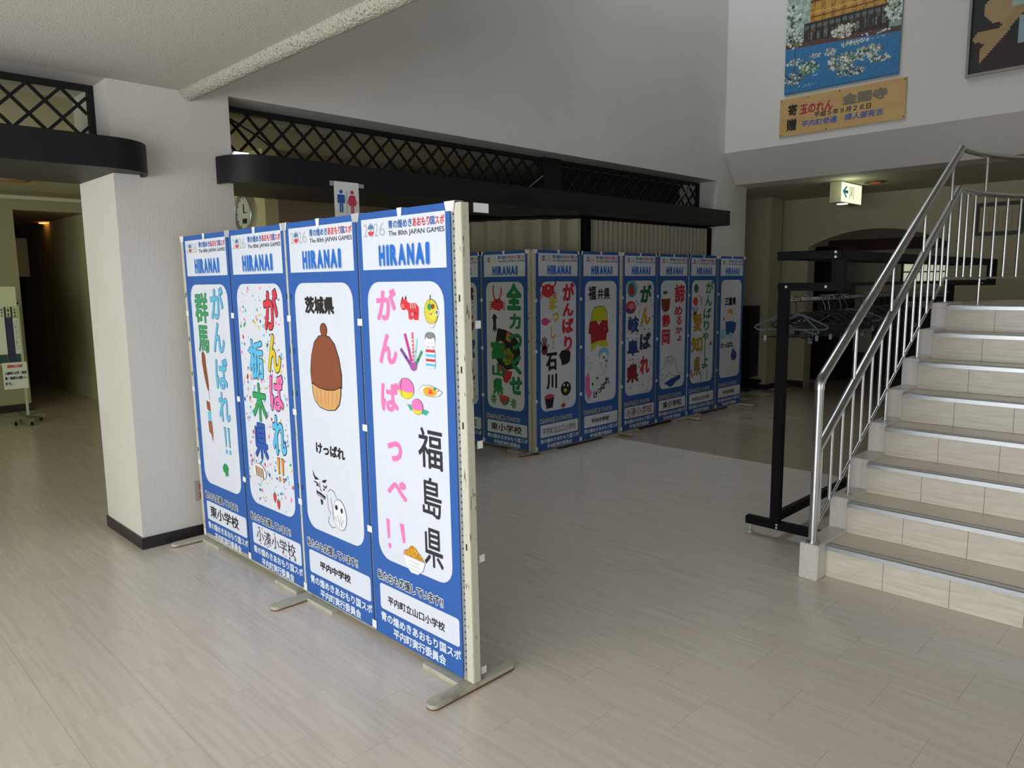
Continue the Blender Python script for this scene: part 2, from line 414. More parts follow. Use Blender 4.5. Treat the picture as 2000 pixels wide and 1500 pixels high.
# fluorescent tube lying on the shelf
t = thing('fluorescent_tube', 'short white lamp lying on the left end of the black shelf', 'lamp', (2.13, 4.38, 2.26))
MB().tube([(-.075, 0, .02), (.01, 0, .02)], .014, 10).build('tube', mat('tube_white', '#f4f6ff', .3, emit=('#f4f6ff', 1.2)), t, smooth=True)
MB().box(-.08, .02, .02, .05, 0, .03).build('holder', alu, t)
for pts, lab in (([(4.62, 4.56, 2.26), (4.75, 4.57, 2.30), (4.98, 4.58, 2.44)], 'pale cable rising from the shelf to the black post'),
                 ([(6.93, 4.56, 2.26), (7.1, 4.57, 2.33), (7.42, 4.58, 2.57)], 'pale cable hanging at the right end of the lattice'),
                 ([(2.12, 4.56, 2.52), (2.3, 4.57, 2.44), (2.48, 4.58, 2.33), (2.6, 4.58, 2.26)], 'thin dark cable drooping behind the left end of the long lattice')):
    tag(MB().tube(pts, .006, 6).build('cable', mat('cable_grey', '#8b8b84', .5) if 'pale' in lab else black_wood), lab, 'cable')

# ------------------------------------------------------------------ accordion partitions
acc_m = mat('accordion_vinyl', '#aaa48c', .6)
def accordion(path, zt, pitch, depth, label):
    p = [Vector(q) for q in path]; L_ = [0]
    for a, b in zip(p, p[1:]): L_.append(L_[-1]+(b-a).length)
    def at(s_):
        for i in range(len(p)-1):
            if s_ <= L_[i+1]+1e-6:
                t_ = (s_-L_[i])/(L_[i+1]-L_[i]); d = (p[i+1]-p[i]).normalized(); return p[i].lerp(p[i+1], t_), Vector((-d.y, d.x))
    n = int(L_[-1]/(pitch/6)); vs_ = []
    m_ = MB()
    for i in range(n+1):
        c, nn = at(min(L_[-1]*i/n, L_[-1])); q = c+nn*depth*math.cos(i*2*PI/6); vs_ += [(q.x, q.y, .01), (q.x, q.y, zt)]
    m_.add(vs_, [(2*i, 2*i+2, 2*i+3, 2*i+1) for i in range(n)]); m_.fixn = False
    t = thing('accordion_partition', label, 'partition', (0, 0, 0))
    m_.build('pleated_curtain', acc_m, t, smooth=True)
    tr_ = MB()
    for a, b in zip(p, p[1:]):
        d = (b-a).normalized(); nn = Vector((-d.y, d.x))*.03
        tr_.prism([tuple(a+nn), tuple(b+nn), tuple(b-nn), tuple(a-nn)], 'z', zt, zt+.02)
    tr_.build('ceiling_track', post_dark, t)
    return t
accordion([(5.54, 4.52), (7.66, 4.50)], 2.085, .075, .02, 'beige accordion partition with fine pleats closing the right of the wide opening')
accordion([(4.78, 6.5), (4.80, 5.9), (4.86, 5.5), (4.98, 5.1), (5.17, 4.79), (5.44, 4.53)], 2.085, .17, .035, 'beige accordion partition with broad folds curving back from the post')
tag(MB().box(5.455, 5.53, 4.48, 4.56, 0, 2.09).build('partition_post', post_dark), 'black upright post between the two accordion partitions', 'post')
tag(MB().box(7.665, 7.695, 4.47, 4.53, 0, 2.09).build('partition_post', post_dark), 'thin black jamb post at the right end of the accordion partition', 'post')

# ------------------------------------------------------------------ staircase
S = thing('staircase', 'travertine-tiled staircase climbing to the right with aluminium nosings', 'stairs', (3.68, 1.44, 0))
X0, T_, H_ = 3.68, .2574, .1654
YL, YR = 1.44, -1.6
def loc(mb): return mb
core = MB()
for k in range(8):
    core.box(.012+k*T_, .012+(k+1)*T_, YR-YL, -.001, 0, (k+1)*H_-.02)
core.box(.012+8*T_, 4.6, YR-YL, .04, 0, 8*H_-.02)
core.build('core', mat('stair_core', '#8d8676', .8), S)
tp = {}
for k in range(8):
    x = k*T_
    edges = [0, -.2745] + [-.2745-.2875*j for j in range(1, 10)]
    for j in range(len(edges)-1):
        a, b = edges[j], edges[j+1]
        if a < YR-YL+.05: break
        m_ = MB().box(0, .012, b+.001, a-.001, 0, H_-.022)
        m_.build('riser_tile', riser_m, S, (x, 0, k*H_+.001))
    L_ = T_ if k < 7 else 2.5
    if k < 7: MB().box(.0, T_+.012, YR-YL, -.001, -.02, 0).build('tread', tread_m, S, (x+.004, 0, (k+1)*H_))
    else: MB().box(0, 1.6, YR-YL, .1, -.02, 0).build('landing', tread_m, S, (x+.004, 0, (k+1)*H_))
    MB().prism([(-.012, -.024), (-.012, -.002), (-.008, .002), (.03, .002), (.03, -.002), (0, -.002), (0, -.024)], 'y', YR-YL, -.001).build('nosing', alu, S, (x, 0, (k+1)*H_))
    # dark line where the nosing meets the tread
    MB().box(.03, .036, YR-YL, -.001, -.001, .0022).build('nosing_strip', mat('brown_strip', '#5e4637', .6), S, (x, 0, (k+1)*H_))
    # terrazzo curb block
    xa = x-.103 if k == 0 else x
    xb = x+T_ if k < 7 else x+T_+.1
    MB().box(xa, xb, 0, .094, 0 if k == 0 else (k-1)*H_, (k+1)*H_+.018).build('curb_block', terrazzo, S, bevel=.004)
# railing
RA = thing('stair_railing', 'brushed steel stair railing with two handrails and slim balusters', 'railing', (3.62, 1.487, .18))
def rl_(pts): return [(x-3.62, y-1.487, z-.18) for x, y, z in pts]
land = [(5.76, 1.487), (5.9, 1.482), (6.05, 1.468), (6.2, 1.44), (6.35, 1.395), (6.5, 1.335), (6.65, 1.26), (6.8, 1.17), (6.95, 1.06), (7.1, .93), (7.25, .78)]
SL = (2.362-1.005)/(5.76-3.617)
MB().tube(rl_([(3.62, 1.487, .185), (3.62, 1.487, .985)]), .0215, 20).build('newel_post', steel, RA, smooth=True)
MB().tube(rl_([(3.62, 1.487, .182), (3.62, 1.487, .19)]), .034, 24).build('base_flange', steel, RA, smooth=True)
MB().tube(rl_([(3.62, 1.487, .965), (3.62, 1.487, .99), (3.632, 1.487, 1.012), (3.66, 1.487, 1.005+SL*.043), (5.72, 1.487, 1.005+SL*2.103), (5.755, 1.487, 2.36)]), .0238, 20).build('upper_handrail', steel, RA, smooth=True)
MB().tube(rl_([(x, y, 2.36) for x, y in land]), .0195, 16).build('upper_handrail', steel, RA, smooth=True)
SL2 = (2.098-.655)/(5.76-3.62)
MB().tube(rl_([(3.62, 1.487, .655), (5.74, 1.487, 2.085), (5.765, 1.487, 2.095)]), .0238, 20).build('lower_handrail', steel, RA, smooth=True)
MB().tube(rl_([(x, y, 2.09) for x, y in land]), .0195, 16).build('lower_handrail', steel, RA, smooth=True)
SL3 = .6535
zb_ = lambda x: .242+SL3*(x-3.62)
MB().tube(rl_([(3.62, 1.487, .242), (5.55, 1.487, zb_(5.55))]), .0085, 10).build('bottom_rail', steel, RA, smooth=True)
MB().tube(rl_([(5.55, 1.487, 1.503)]+[(x, y, 1.503) for x, y in land]), .0085, 10).build('bottom_rail', steel, RA, smooth=True)
for k in range(16):
    x = 3.675+.1279*k
    z1 = .655+SL2*(x-3.62)-.02
    if k % 4 == 3:
        st = math.floor((x-3.68)/T_)
        z0 = min(st+1, 8)*H_+.02
        MB().tube(rl_([(x, 1.487, z0), (x, 1.487, 1.005+SL*(x-3.62)-.02)]), .0098, 10).build('tall_baluster', steel, RA, smooth=True)
        MB().tube(rl_([(x, 1.487, z0), (x, 1.487, z0+.004)]), .018, 14).build('base_flange', steel, RA, smooth=True)
    else:
        MB().tube(rl_([(x, 1.487, zb_(x)), (x, 1.487, z1)]), .0096, 10).build('baluster', steel, RA, smooth=True)
def landat(s_):
    L_ = 0
    for (a, b), (c, d_) in zip(land, land[1:]):
        q = math.hypot(c-a, d_-b)
        if s_ <= L_+q: t_ = (s_-L_)/q; return a+(c-a)*t_, b+(d_-b)*t_
        L_ += q
    return land[-1]
for k in range(12):
    x, y = landat(.05+.135*k)
    if k in (3, 7, 11):
        MB().tube(rl_([(x, y, 1.323), (x, y, 2.345)]), .0098, 10).build('tall_baluster', steel, RA, smooth=True)
    else:
        MB().tube(rl_([(x, y, 1.503), (x, y, 2.075)]), .0096, 10).build('baluster', steel, RA, smooth=True)

# ------------------------------------------------------------------ coat rack
CR = thing('coat_rack', 'long black steel coat rack standing behind the stair railing', 'coat rack', (4.03, 1.88, 0))
def cb(name, x0, x1, y0, y1, z0, z1, m=post_dark, b=.003):
    return MB().box(x0-4.03, x1-4.03, y0-1.88, y1-1.88, z0, z1).build(name, m, CR, bevel=b)
for xf in (4.03, 7.22):
    cb('foot', xf, xf+.045, 1.40, 2.067, .054, .103)
    cb('upright', xf+.004, xf+.046, 1.861, 1.917, .1035, 1.47)
    cb('arm', xf-.004, xf+.04, 1.556, 1.917, 1.441, 1.485)
    cb('hanger_bracket', xf, xf+.045, 1.556, 1.622, 1.4855, 1.655)
    cb('top_arm', xf-.006, xf-.0005, 1.565, 1.924, 1.608, 1.657)
    for (y, z) in ((1.60, 1.645), (1.60, 1.620), (1.865, 1.463), (1.645, 1.463)):
        MB().sphere((xf-4.03-.007, y-1.88, z), .0085, 10).build('bolt', bolt_m, CR, smooth=True)
    for y in (1.85, 1.85):
        pass
    for z in (.085, .068): MB().sphere((xf-4.03-.001, 1.87-1.88, z), .0075, 10).build('bolt', bolt_m, CR, smooth=True)
    for y in (2.045, 1.43):
        MB().tube([(xf-4.03+.022, y-1.88, .003), (xf-4.03+.022, y-1.88, .054)], .006, 8).tube([(xf-4.03+.022, y-1.88, .0), (xf-4.03+.022, y-1.88, .01)], .018, 10).build('levelling_foot', bolt_m, CR, smooth=True)
cb('top_bar', 4.076, 7.2195, 1.575, 1.62, 1.605, 1.655)
cb('top_bar', 4.03, 7.2, 1.878, 1.922, 1.612, 1.652)
cb('middle_bar', 4.076, 7.2195, 1.56, 1.575, 1.465, 1.485)
cb('bottom_rail', 4.076, 7.2195, 1.868, 1.908, .10, .15)
MB().tube([(.03, .01, 1.385), (3.2, .01, 1.385)], .0125, 12).build('hanging_rail', steel, CR, smooth=True)
def hanger(x, m, body_m, label, yaw_, w_=.40, group=None, tilt=0):
    t = thing('coat_hanger', label, 'hanger', (x, 1.89, 1.385), yaw_, group); t.rotation_euler = (tilt, 0, yaw_)
    r = .021
    hk = [(0, r*math.cos(a)-.0, r*math.sin(a)) for a in [PI*1.02-(PI*1.18)*i/9 for i in range(10)]]
    hk = hk+[(0, .004, -.045), (0, 0, -.075)]
    MB().tube(hk, .0032, 6).build('hook', m, t, smooth=True)
    h = w_/2
    MB().tube([(0, 0, -.075), (0, h*.35, -.088), (0, h*.95, -.145), (0, h, -.155), (0, h*.9, -.168), (0, 0, -.168), (0, -h*.9, -.168), (0, -h, -.155), (0, -h*.95, -.145), (0, -h*.35, -.088)], .0058, 6, closed=True).build('body', body_m, t, smooth=True)
    b_ = MB().tube([(0, -h*.8, -.21), (0, h*.8, -.21)], .0045, 6)
    b_.tube([(0, -h*.6, -.168), (0, -h*.6, -.21)], .003, 5); b_.tube([(0, h*.6, -.168), (0, h*.6, -.21)], .003, 5)
    b_.build('trouser_bar', m, t, smooth=True)
    for s_ in (-1, 1):
        MB().box(-.009, .009, s_*h*.7-.008, s_*h*.7+.008, -.232, -.2).build('clip', body_m, t)
hanger(4.16, plastic_blk, plastic_clr, 'smoky clear coat hanger nearest the front upright of the rack', .5)
hanger(4.24, plastic_blk, plastic_clr, 'smoky coat hanger hanging askew, second from the front upright', -.45, tilt=.12)
hanger(4.36, plastic_blk, plastic_blk, 'black coat hanger hanging alone behind the smoky ones', .2)
gx = 4.55
for k in range(11):
    hanger(gx, plastic_blk, plastic_blk, 'black plastic coat hanger in the tight bunch on the rack rail', R.uniform(-.35, .35), group='bunched black coat hangers', tilt=R.uniform(-.1, .1)); gx += R.uniform(.02, .05)
hanger(gx+.03, plastic_blk, plastic_clr, 'smoky coat hanger at the far edge of the bunch', .5, tilt=-.1)
gx += .3
for k in range(9):
    hanger(gx, plastic_blk, plastic_blk, 'black plastic coat hanger on the far half of the rack rail', R.uniform(-.4, .4), group='far black coat hangers', tilt=R.uniform(-.1, .1)); gx += R.uniform(.03, .16)

# ------------------------------------------------------------------ flat artwork: polygons and lettering in a local (u, v) plane
TXT = {}
def glyphs(s_, bold):
    key = (s_, bold)
    if key not in TXT:
        c = bpy.data.curves.new('t', 'FONT'); c.body = s_; c.resolution_u = 3
        o = bpy.data.objects.new('t', c); me = o.to_mesh()
        vs_ = [(v.co.x, v.co.y) for v in me.vertices]; fs = [tuple(p.vertices) for p in me.polygons]
        o.to_mesh_clear(); bpy.data.objects.remove(o); bpy.data.curves.remove(c)
        xs = [p[0] for p in vs_] or [0, 1]; ys = [p[1] for p in vs_] or [0, 1]
        TXT[key] = (vs_, fs, min(xs), max(xs), min(ys), max(ys))
    return TXT[key]
class Art:
    """local X = u (left to right), local Z = v (up), front towards -Y; layers lie a fraction of a millimetre apart"""
    def __init__(s, base=.0015): s.m = MB(); s.cols = []; s.m.fixn = False; s.base = base; s.marks = []; s.parts = []
    def k(s, c):
        if c not in s.cols: s.cols.append(c)
        return s.cols.index(c)
    def y(s, layer):
        return -(s.base+.0005*layer)
    def poly(s, pts, c, layer=0):
        n = len(pts); a = sum(pts[i][0]*pts[(i+1) % n][1]-pts[(i+1) % n][0]*pts[i][1] for i in range(n))
        if a < 0: pts = pts[::-1]
        y = s.y(layer); s.m.add([(p[0], y, p[1]) for p in pts], [tuple(range(n))], s.k(c)); return s
    def ell(s, cu, cv, a, b, c, layer=0, n=16, rot=0):
        co, si = math.cos(rot), math.sin(rot)
        return s.poly([(cu+a*math.cos(t)*co-b*math.sin(t)*si, cv+a*math.cos(t)*si+b*math.sin(t)*co) for t in [2*PI*i/n for i in range(n)]], c, layer)
    def rect(s, u0_, u1_, v0, v1, c, layer=0): return s.poly([(u0_, v0), (u1_, v0), (u1_, v1), (u0_, v1)], c, layer)
    def line(s, pts, w_, c, layer=0):
        for a, b in zip(pts, pts[1:]):
            d = Vector((b[0]-a[0], b[1]-a[1])); L_ = d.length
            if L_ < 1e-6: continue
            d /= L_; n_ = Vector((-d.y, d.x))*w_/2; e = d*w_*.35
            s.poly([(a[0]-n_.x-e.x, a[1]-n_.y-e.y), (b[0]-n_.x+e.x, b[1]-n_.y+e.y), (b[0]+n_.x+e.x, b[1]+n_.y+e.y), (a[0]+n_.x-e.x, a[1]+n_.y-e.y)], c, layer)
        return s
    def text(s, t, u0_, u1_, v0, v1, c, bold=.02, layer=0, outline=None, shear=0, grow=.035):
        s.marks.append((len(s.m.v), len(s.m.f)))
        def put(b, col, lay, g=0):
            vs_, fs, x0, x1, y0, y1 = glyphs(t, 0)
            bb = max(bold, 0)
            x0 -= bb; x1 += bb; y0 -= bb; y1 += bb
            sx = (u1_-u0_)/max(x1-x0, 1e-6); sy = (v1-v0)/max(y1-y0, 1e-6)
            vc = (v0+v1)/2
            n_ = 1 if b <= .004 else (6 if b < .03 else 9)
            for k_ in range(n_):
                dx = b*math.cos(2*PI*k_/n_+.3) if n_ > 1 else 0; dy = b*math.sin(2*PI*k_/n_+.3) if n_ > 1 else 0
                y = s.y(lay)-.00002*k_; out = []
                for p in vs_:
                    u = u0_+(p[0]+dx-x0)*sx; v = v0+(p[1]+dy-y0)*sy
                    out.append((u+shear*(v-vc), y, v))
                s.m.add(out, fs, s.k(col))
        if outline: put(bold+grow, outline, layer); layer += 1
        put(bold, c, layer); return s
    def vtext(s, t, cells, c, bold=.03, layer=0, outline=None, **kw):
        """cells: list of (u0,u1,v0,v1), one per character; c may be a list"""
        for i, (ch, ce) in enumerate(zip(t, cells)):
            s.text(ch, *ce, c[i] if isinstance(c, (list, tuple)) else c, bold, layer, outline, **kw)
        return s
    def build(s, name, parent, label=None, kind=None):
        mats = [mat('print_'+c.strip('#'), c, .7) for c in s.cols]
        mk_ = s.marks
        if name in ('lettering', 'footer_lettering') and len(mk_) > 1:
            o = None; mk_ = [(0, 0)]+[m for m in mk_ if m[0] > 0]+[(len(s.m.v), len(s.m.f))]
            for (va, fa), (vb, fb) in zip(mk_, mk_[1:]):
                q_ = MB(); q_.fixn = False; q_.v = s.m.v[va:vb]; q_.f = [tuple(i-va for i in f) for f in s.m.f[fa:fb]]; q_.mi = s.m.mi[fa:fb]
                o = q_.build('character' if name == 'lettering' else name, mats, parent)
                s.parts.append(o)
            return o
        o = s.m.build(name, mats, parent); s.parts.append(o)
        if label: o['label'] = label
        if kind: o['kind'] = kind
        return o
def col_cells(uc, w_, v1, hs, gap=.01):
    """stack of character cells of the heights hs, from the top v1 down"""
    out = []
    for h in hs: out.append((uc-w_/2, uc+w_/2, v1-h, v1)); v1 -= h+gap
    return out
K_, RD, PK, GN, LB, YE, BR, DB, OR, WH, PU, BL = '#1c1b1e', '#d23b45', '#f57cb9', '#1f9a58', '#5fc0ee', '#e3cf2a', '#8b4726', '#1f4fae', '#f0952e', '#f2f3f6', '#7a4a9a', '#2f7fe0'

def banner_base(w_):
    """shared printed parts, on a banner .57 wide; x is scaled to w_"""
    out = {}
    a = Art(.0015); a.rect(.03, .545, 1.557, 1.752, '#dde2ee'); a.poly(rrect(.052, .525, .372, 1.51, .075), '#dde2ee'); a.poly(rrect(.045, .555, .142, .255, .014), '#dde2ee'); out['white_field'] = a
    h = Art(.0022)
    # event lettering
    h.text('青の煌めき', .21, .356, 1.708, 1.74, '#3a66ad', .03); h.text('あおもり', .36, .46, 1.708, 1.74, RD, .03)
    h.text('国', .462, .487, 1.708, 1.738, '#3a66ad', .03); h.text('スポ', .489, .54, 1.708, 1.739, RD, .03)
    h.text('The 80th JAPAN GAMES', .21, .54, 1.676, 1.70, '#33343a', .012)
    h.text('2', .045, .072, 1.684, 1.735, '#b9bdc3', -.018); h.text('2', .118, .143, 1.684, 1.735, '#b9bdc3', -.018); h.text('6', .15, .188, 1.684, 1.735, '#b9bdc3', -.018)
    h.ell(.095, 1.709, .021, .027, '#7e8792', 0, 20); h.ell(.095, 1.709, .0195, .0255, '#dfe6ea', 1, 20)
    h.poly(arc(.095, 1.712, .019, .1, PI-.1, 10), '#5c7fb8', 2); h.poly([(p[0], p[1]) for p in arc(.095, 1.706, .019, PI+.1, 2*PI-.1, 10)], '#d9454f', 2)
    h.line([(.08, 1.716), (.095, 1.706), (.11, 1.716)], .002, '#4b9a86', 3); h.line([(.095, 1.734), (.095, 1.70)], .0015, '#4b9a86', 3)
    # town name in tall blue capitals, with pale drop shadow
    for ch, ua, ub in zip('HIRANAI', (465, 608, 676, 822, 982, 1128, 1300), (582, 657, 802, 958, 1108, 1276, 1366)):
        k0, k1 = .142+(ua-465)/901*.312, .142+(ub-465)/901*.312
        h.text(ch, k0+.003, k1+.003, 1.567, 1.647, '#b9c3d0', .07, 1, grow=0); h.text(ch, k0, k1, 1.570, 1.650, '#1d6ed0', .07, 2)
    out['header_lettering'] = h
    f = Art(.0022)
    f.text('私たちも応援しています!!', .035, .465, .27, .313, '#20242c', .028, 1, outline='#e8edf6', grow=.075)
    f.text('青の煌めきあおもり国スポ', .045, .56, .088, .13, '#dfe6f2', .03); f.text('平内町実行委員会', .13, .47, .036, .078, '#dfe6f2', .03)
    out['footer_lettering'] = f
    return out
BASEM = {}
def make_banner(label, w_, hgt0, art, tapes=(True, True)):
    t = thing('banner', label, 'banner', (0, 0, 0), 0, 'blue cheering banners on the partitions')
    del t['group']
    m_ = MB(); nx, nz = 8, 24
    # cloth, folded over the top of the panel
    m_.box(0, .57, -.0012, 0, hgt0, 1.778)
    m_.box(0, .57, 0, .03, 1.7765, 1.778)
    cl = m_.build('cloth', blue, t)
    if not BASEM:
        for k, a in banner_base(w_).items():
            a.build(k, t)
            for i_, o_ in enumerate(a.parts): BASEM[(k, i_)] = o_
            if k == 'white_field': a.parts[0].data.materials[0] = whitec
    else:
        for k, o in list(BASEM.items()):
            c = o.copy(); COL.objects.link(c); c.parent = t
    for nm, a, *rest_ in art:
        a.build(nm, t, *rest_)
    # white tape holding the banner
    for (u, v, ww, hh) in ([(-.008, 1.335, .034, .028), (-.008, .898, .034, .028), (-.008, .463, .034, .028), (-.006, .035, .03, .035)] if tapes[0] else []):
        MB().box(u-ww/2, u+ww/2, -.0045, -.0035, v, v+hh).build('tape', tape_m, t)
    tp_ = [.285]+([-.008] if tapes[0] else [])+([.572] if tapes[1] else [])
    for u in tp_:
        ww = .03 if u == .285 else .055
        mb = MB().prism([(u-ww*.35, 1.748), (u+ww*.35, 1.748), (u+ww*.5, 1.781), (u-ww*.5, 1.781)], 'y', -.0045, -.0035)
        mb.box(u-ww/2, u+ww/2, -.0045, .035, 1.7805, 1.7815); mb.build('tape', tape_m, t)
    return t
def confetti(n, seed, u0_=.06, u1_=.517, v0=.385, v1=1.5, cols=(PK, LB, YE, DB, RD, GN), rmax=.009):
    r_ = random.Random(seed); a = Art(.0022)
    for _ in range(n):
        u, v = r_.uniform(u0_, u1_), r_.uniform(v0, v1)
        if (u < u0_+.04 or u > u1_-.04) and (v < v0+.05 or v > v1-.05): continue
        rad_ = r_.choice([.0025, .003, .004, .005, .007, rmax]) if rmax > .005 else r_.uniform(.0015, rmax)
        a.ell(u, v, rad_, rad_*r_.uniform(.8, 1.4), r_.choice(cols), 0, 6)
    return a
def name_art(s_, u0_, u1_, v0, v1, bold=.02, c=K_): return Art(.0028).text(s_, u0_, u1_, v0, v1, c, bold)

# --- front partition, nearest banner: Fukushima
a4 = Art(.0028); q = col_cells
a4.vtext('がんばっぺ', [(.11, .24, 1.36, 1.485), (.115, .235, 1.19, 1.31), (.115, .235, 1.0, 1.12), (.145, .24, .80, .885), (.13, .262, .645, .725)], '#f77fbd', .038)
a4.poly([(.113, .55), (.135, .55), (.134, .47), (.12, .465)], '#f77fbd').ell(.13, .437, .01, .012, '#f77fbd').poly([(.205, .55), (.232, .55), (.238, .475), (.222, .47)], '#f77fbd').ell(.235, .435, .011, .012, '#f77fbd')
b4 = Art(.0028); b4.vtext('福島県', [(.345, .49, .81, .965), (.36, .475, .62, .775), (.36, .475, .42, .575)], '#2a2a30', .012)
cow = Art(.003)
cow.poly([(.272, 1.44), (.286, 1.452), (.29, 1.43), (.30, 1.455), (.31, 1.435), (.33, 1.43), (.36, 1.432), (.38, 1.415), (.378, 1.385), (.374, 1.368), (.35, 1.368), (.345, 1.378), (.337, 1.368), (.318, 1.37), (.315, 1.40), (.295, 1.412), (.278, 1.412)], '#e0323c')
cow.ell(.288, 1.423, .019, .02, '#e0323c', 1).poly([(.279, 1.445), (.283, 1.456), (.288, 1.443)], K_, 1).poly([(.3, 1.447), (.304, 1.459), (.309, 1.445)], K_, 1)
for u in (.33, .343, .357): cow.line([(u, 1.43), (u+.004, 1.412)], .0035, WH, 1)
cow.ell(.341, 1.389, .006, .006, WH, 1).ell(.341, 1.389, .0035, .0035, '#e0323c', 2).ell(.36, 1.392, .006, .007, K_, 1).ell(.361, 1.392, .004, .005, '#e0323c', 2).ell(.285, 1.418, .006, .007, WH, 2).ell(.285, 1.418, .004, .005, '#e0323c', 3)
ram = Art(.003)
ram.ell(.452, 1.40, .041, .047, K_, 0, 20).ell(.452, 1.40, .039, .045, '#d9cc3c', 1, 20).line([(.45, 1.46), (.448, 1.432)], .004, '#5a4630', 1)
ram.ell(.444, 1.418, .012, .012, GN, 2).ell(.463, 1.42, .011, .009, BR, 2).ell(.452, 1.395, .008, .008, '#e9d873', 2).ell(.46, 1.385, .02, .012, '#e6dc55', 2).rect(.478, .496, 1.39, 1.408, WH, 3).rect(.481, .492, 1.393, 1.405, '#6a6f7a', 4)
ram.poly([(.43, 1.36), (.474, 1.36), (.462, 1.342), (.444, 1.342)], '#c9a9b4', 0).poly([(.433, 1.359), (.471, 1.359), (.461, 1.344), (.445, 1.344)], '#f0dfe4', 1)
pep = Art(.003)
pep.line([(.29, 1.31), (.312, 1.25), (.325, 1.20)], .014, '#c9378f').line([(.262, 1.252), (.29, 1.225), (.32, 1.195)], .014, PU).line([(.335, 1.318), (.336, 1.25), (.335, 1.2)], .011, '#e76b7d').line([(.362, 1.295), (.352, 1.25), (.342, 1.2)], .009, '#9ed6da').line([(.387, 1.25), (.365, 1.22), (.345, 1.19)], .013, '#3f9a62')
pep.ell(.336, 1.195, .022, .02, '#a6599c', 1)
for i in range(7): pep.line([(.330, 1.21+.014*i), (.342, 1.212+.014*i)], .003, WH, 2)
kok = Art(.003)
kok.poly(rrect(.41, .47, 1.285, 1.325, .018), '#77797c').poly(rrect(.413, .467, 1.262, 1.312, .018), WH, 1).ell(.44, 1.314, .024, .013, '#85878a', 2)
kok.poly(rrect(.412, .468, 1.192, 1.265, .012), '#8fb7cf', 0).poly(rrect(.414, .466, 1.194, 1.264, .012), WH, 1)
for i, c in enumerate((RD, LB, RD, LB)): kok.rect(.414, .466, 1.252-.017*i, 1.262-.017*i, c, 2)
kok.ell(.428, 1.272, .004, .004, PK, 3).ell(.457, 1.272, .004, .004, PK, 3).line([(.429, 1.286), (.435, 1.287)], .0015, K_, 3).line([(.447, 1.287), (.453, 1.286)], .0015, K_, 3).line([(.439, 1.271), (.445, 1.271)], .0015, RD, 3)
pch = Art(.003)
pch.ell(.284, 1.104, .05, .041, K_, 0, 20).ell(.284, 1.104, .0485, .0395, '#f57cc0', 1, 20).poly([(.237, 1.098), (.245, 1.078), (.262, 1.067), (.285, 1.064), (.308, 1.068), (.325, 1.08), (.331, 1.094), (.30, 1.09), (.27, 1.092)], '#e8d63a', 2).line([(.262, 1.143), (.25, 1.11), (.258, 1.07)], .0018, K_, 3)
pch.poly([(.285, 1.045), (.325, 1.04), (.33, 1.02), (.305, 1.022)], '#39b08c').poly([(.365, 1.055), (.385, 1.035), (.42, 1.03), (.402, 1.012), (.37, 1.018)], '#39b08c').ell(.35, 1.04, .036, .031, K_, 1, 20).ell(.35, 1.04, .0345, .0295, '#f57cc0', 2, 20).poly([(.318, 1.03), (.325, 1.018), (.345, 1.011), (.37, 1.014), (.382, 1.028), (.35, 1.026)], '#e8d63a', 3)
egg = Art(.003)
egg.poly([(.362, 1.107), (.385, 1.126), (.43, 1.13), (.48, 1.12), (.503, 1.108), (.48, 1.092), (.44, 1.085), (.39, 1.09)], '#7d8790').poly([(.365, 1.107), (.387, 1.124), (.43, 1.128), (.478, 1.118), (.499, 1.108), (.478, 1.094), (.44, 1.087), (.39, 1.092)], WH, 1).ell(.43, 1.106, .042, .018, '#eaae2c', 2).poly([(.42, 1.097), (.427, 1.116), (.44, 1.114), (.448, 1.098)], '#e84a5a', 3).ell(.46, 1.118, .008, .005, GN, 3).ell(.478, 1.113, .004, .003, RD, 3)
bowl = Art(.003)
bowl.poly([(.225, .425), (.25, .45), (.275, .475), (.305, .47), (.33, .448), (.36, .425)], '#d89a22').poly([(.22, .428), (.365, .425), (.35, .385), (.315, .362), (.27, .36), (.237, .385)], '#9aa0a8', 1).poly([(.223, .426), (.362, .423), (.347, .386), (.314, .364), (.271, .362), (.239, .386)], WH, 2)
rb = random.Random(3)
for _ in range(60):
    u = rb.uniform(.236, .35); top = .478-abs(u-.285)*.62; v = rb.uniform(.428, max(top, .432)); bowl.ell(u, v, .0032, .0032, rb.choice(['#f0bf3a', '#b3702a', '#e8a02c', '#f4cf5c']), 3, 6)
for v in (.41, .395, .38): bowl.line([(.26, v), (.33, v-.003)], .0012, '#8b9098', 4)
nm4 = name_art('平内町立山口小学校', .10, .47, .175, .212, .018)
BN = []
BN.append(make_banner('nearest blue banner, pink vertical lettering with black 福島県 and small food drawings', .57, .024, [
    ('lettering', a4, 'pink brush-lettered cheer'), ('lettering', b4, 'black prefecture name'), ('cow_drawing', cow), ('ramen_drawing', ram), ('feather_drawing', pep), ('doll_drawing', kok), ('peach_drawing', pch), ('egg_drawing', egg), ('bowl_drawing', bowl), ('name_lettering', nm4)]))
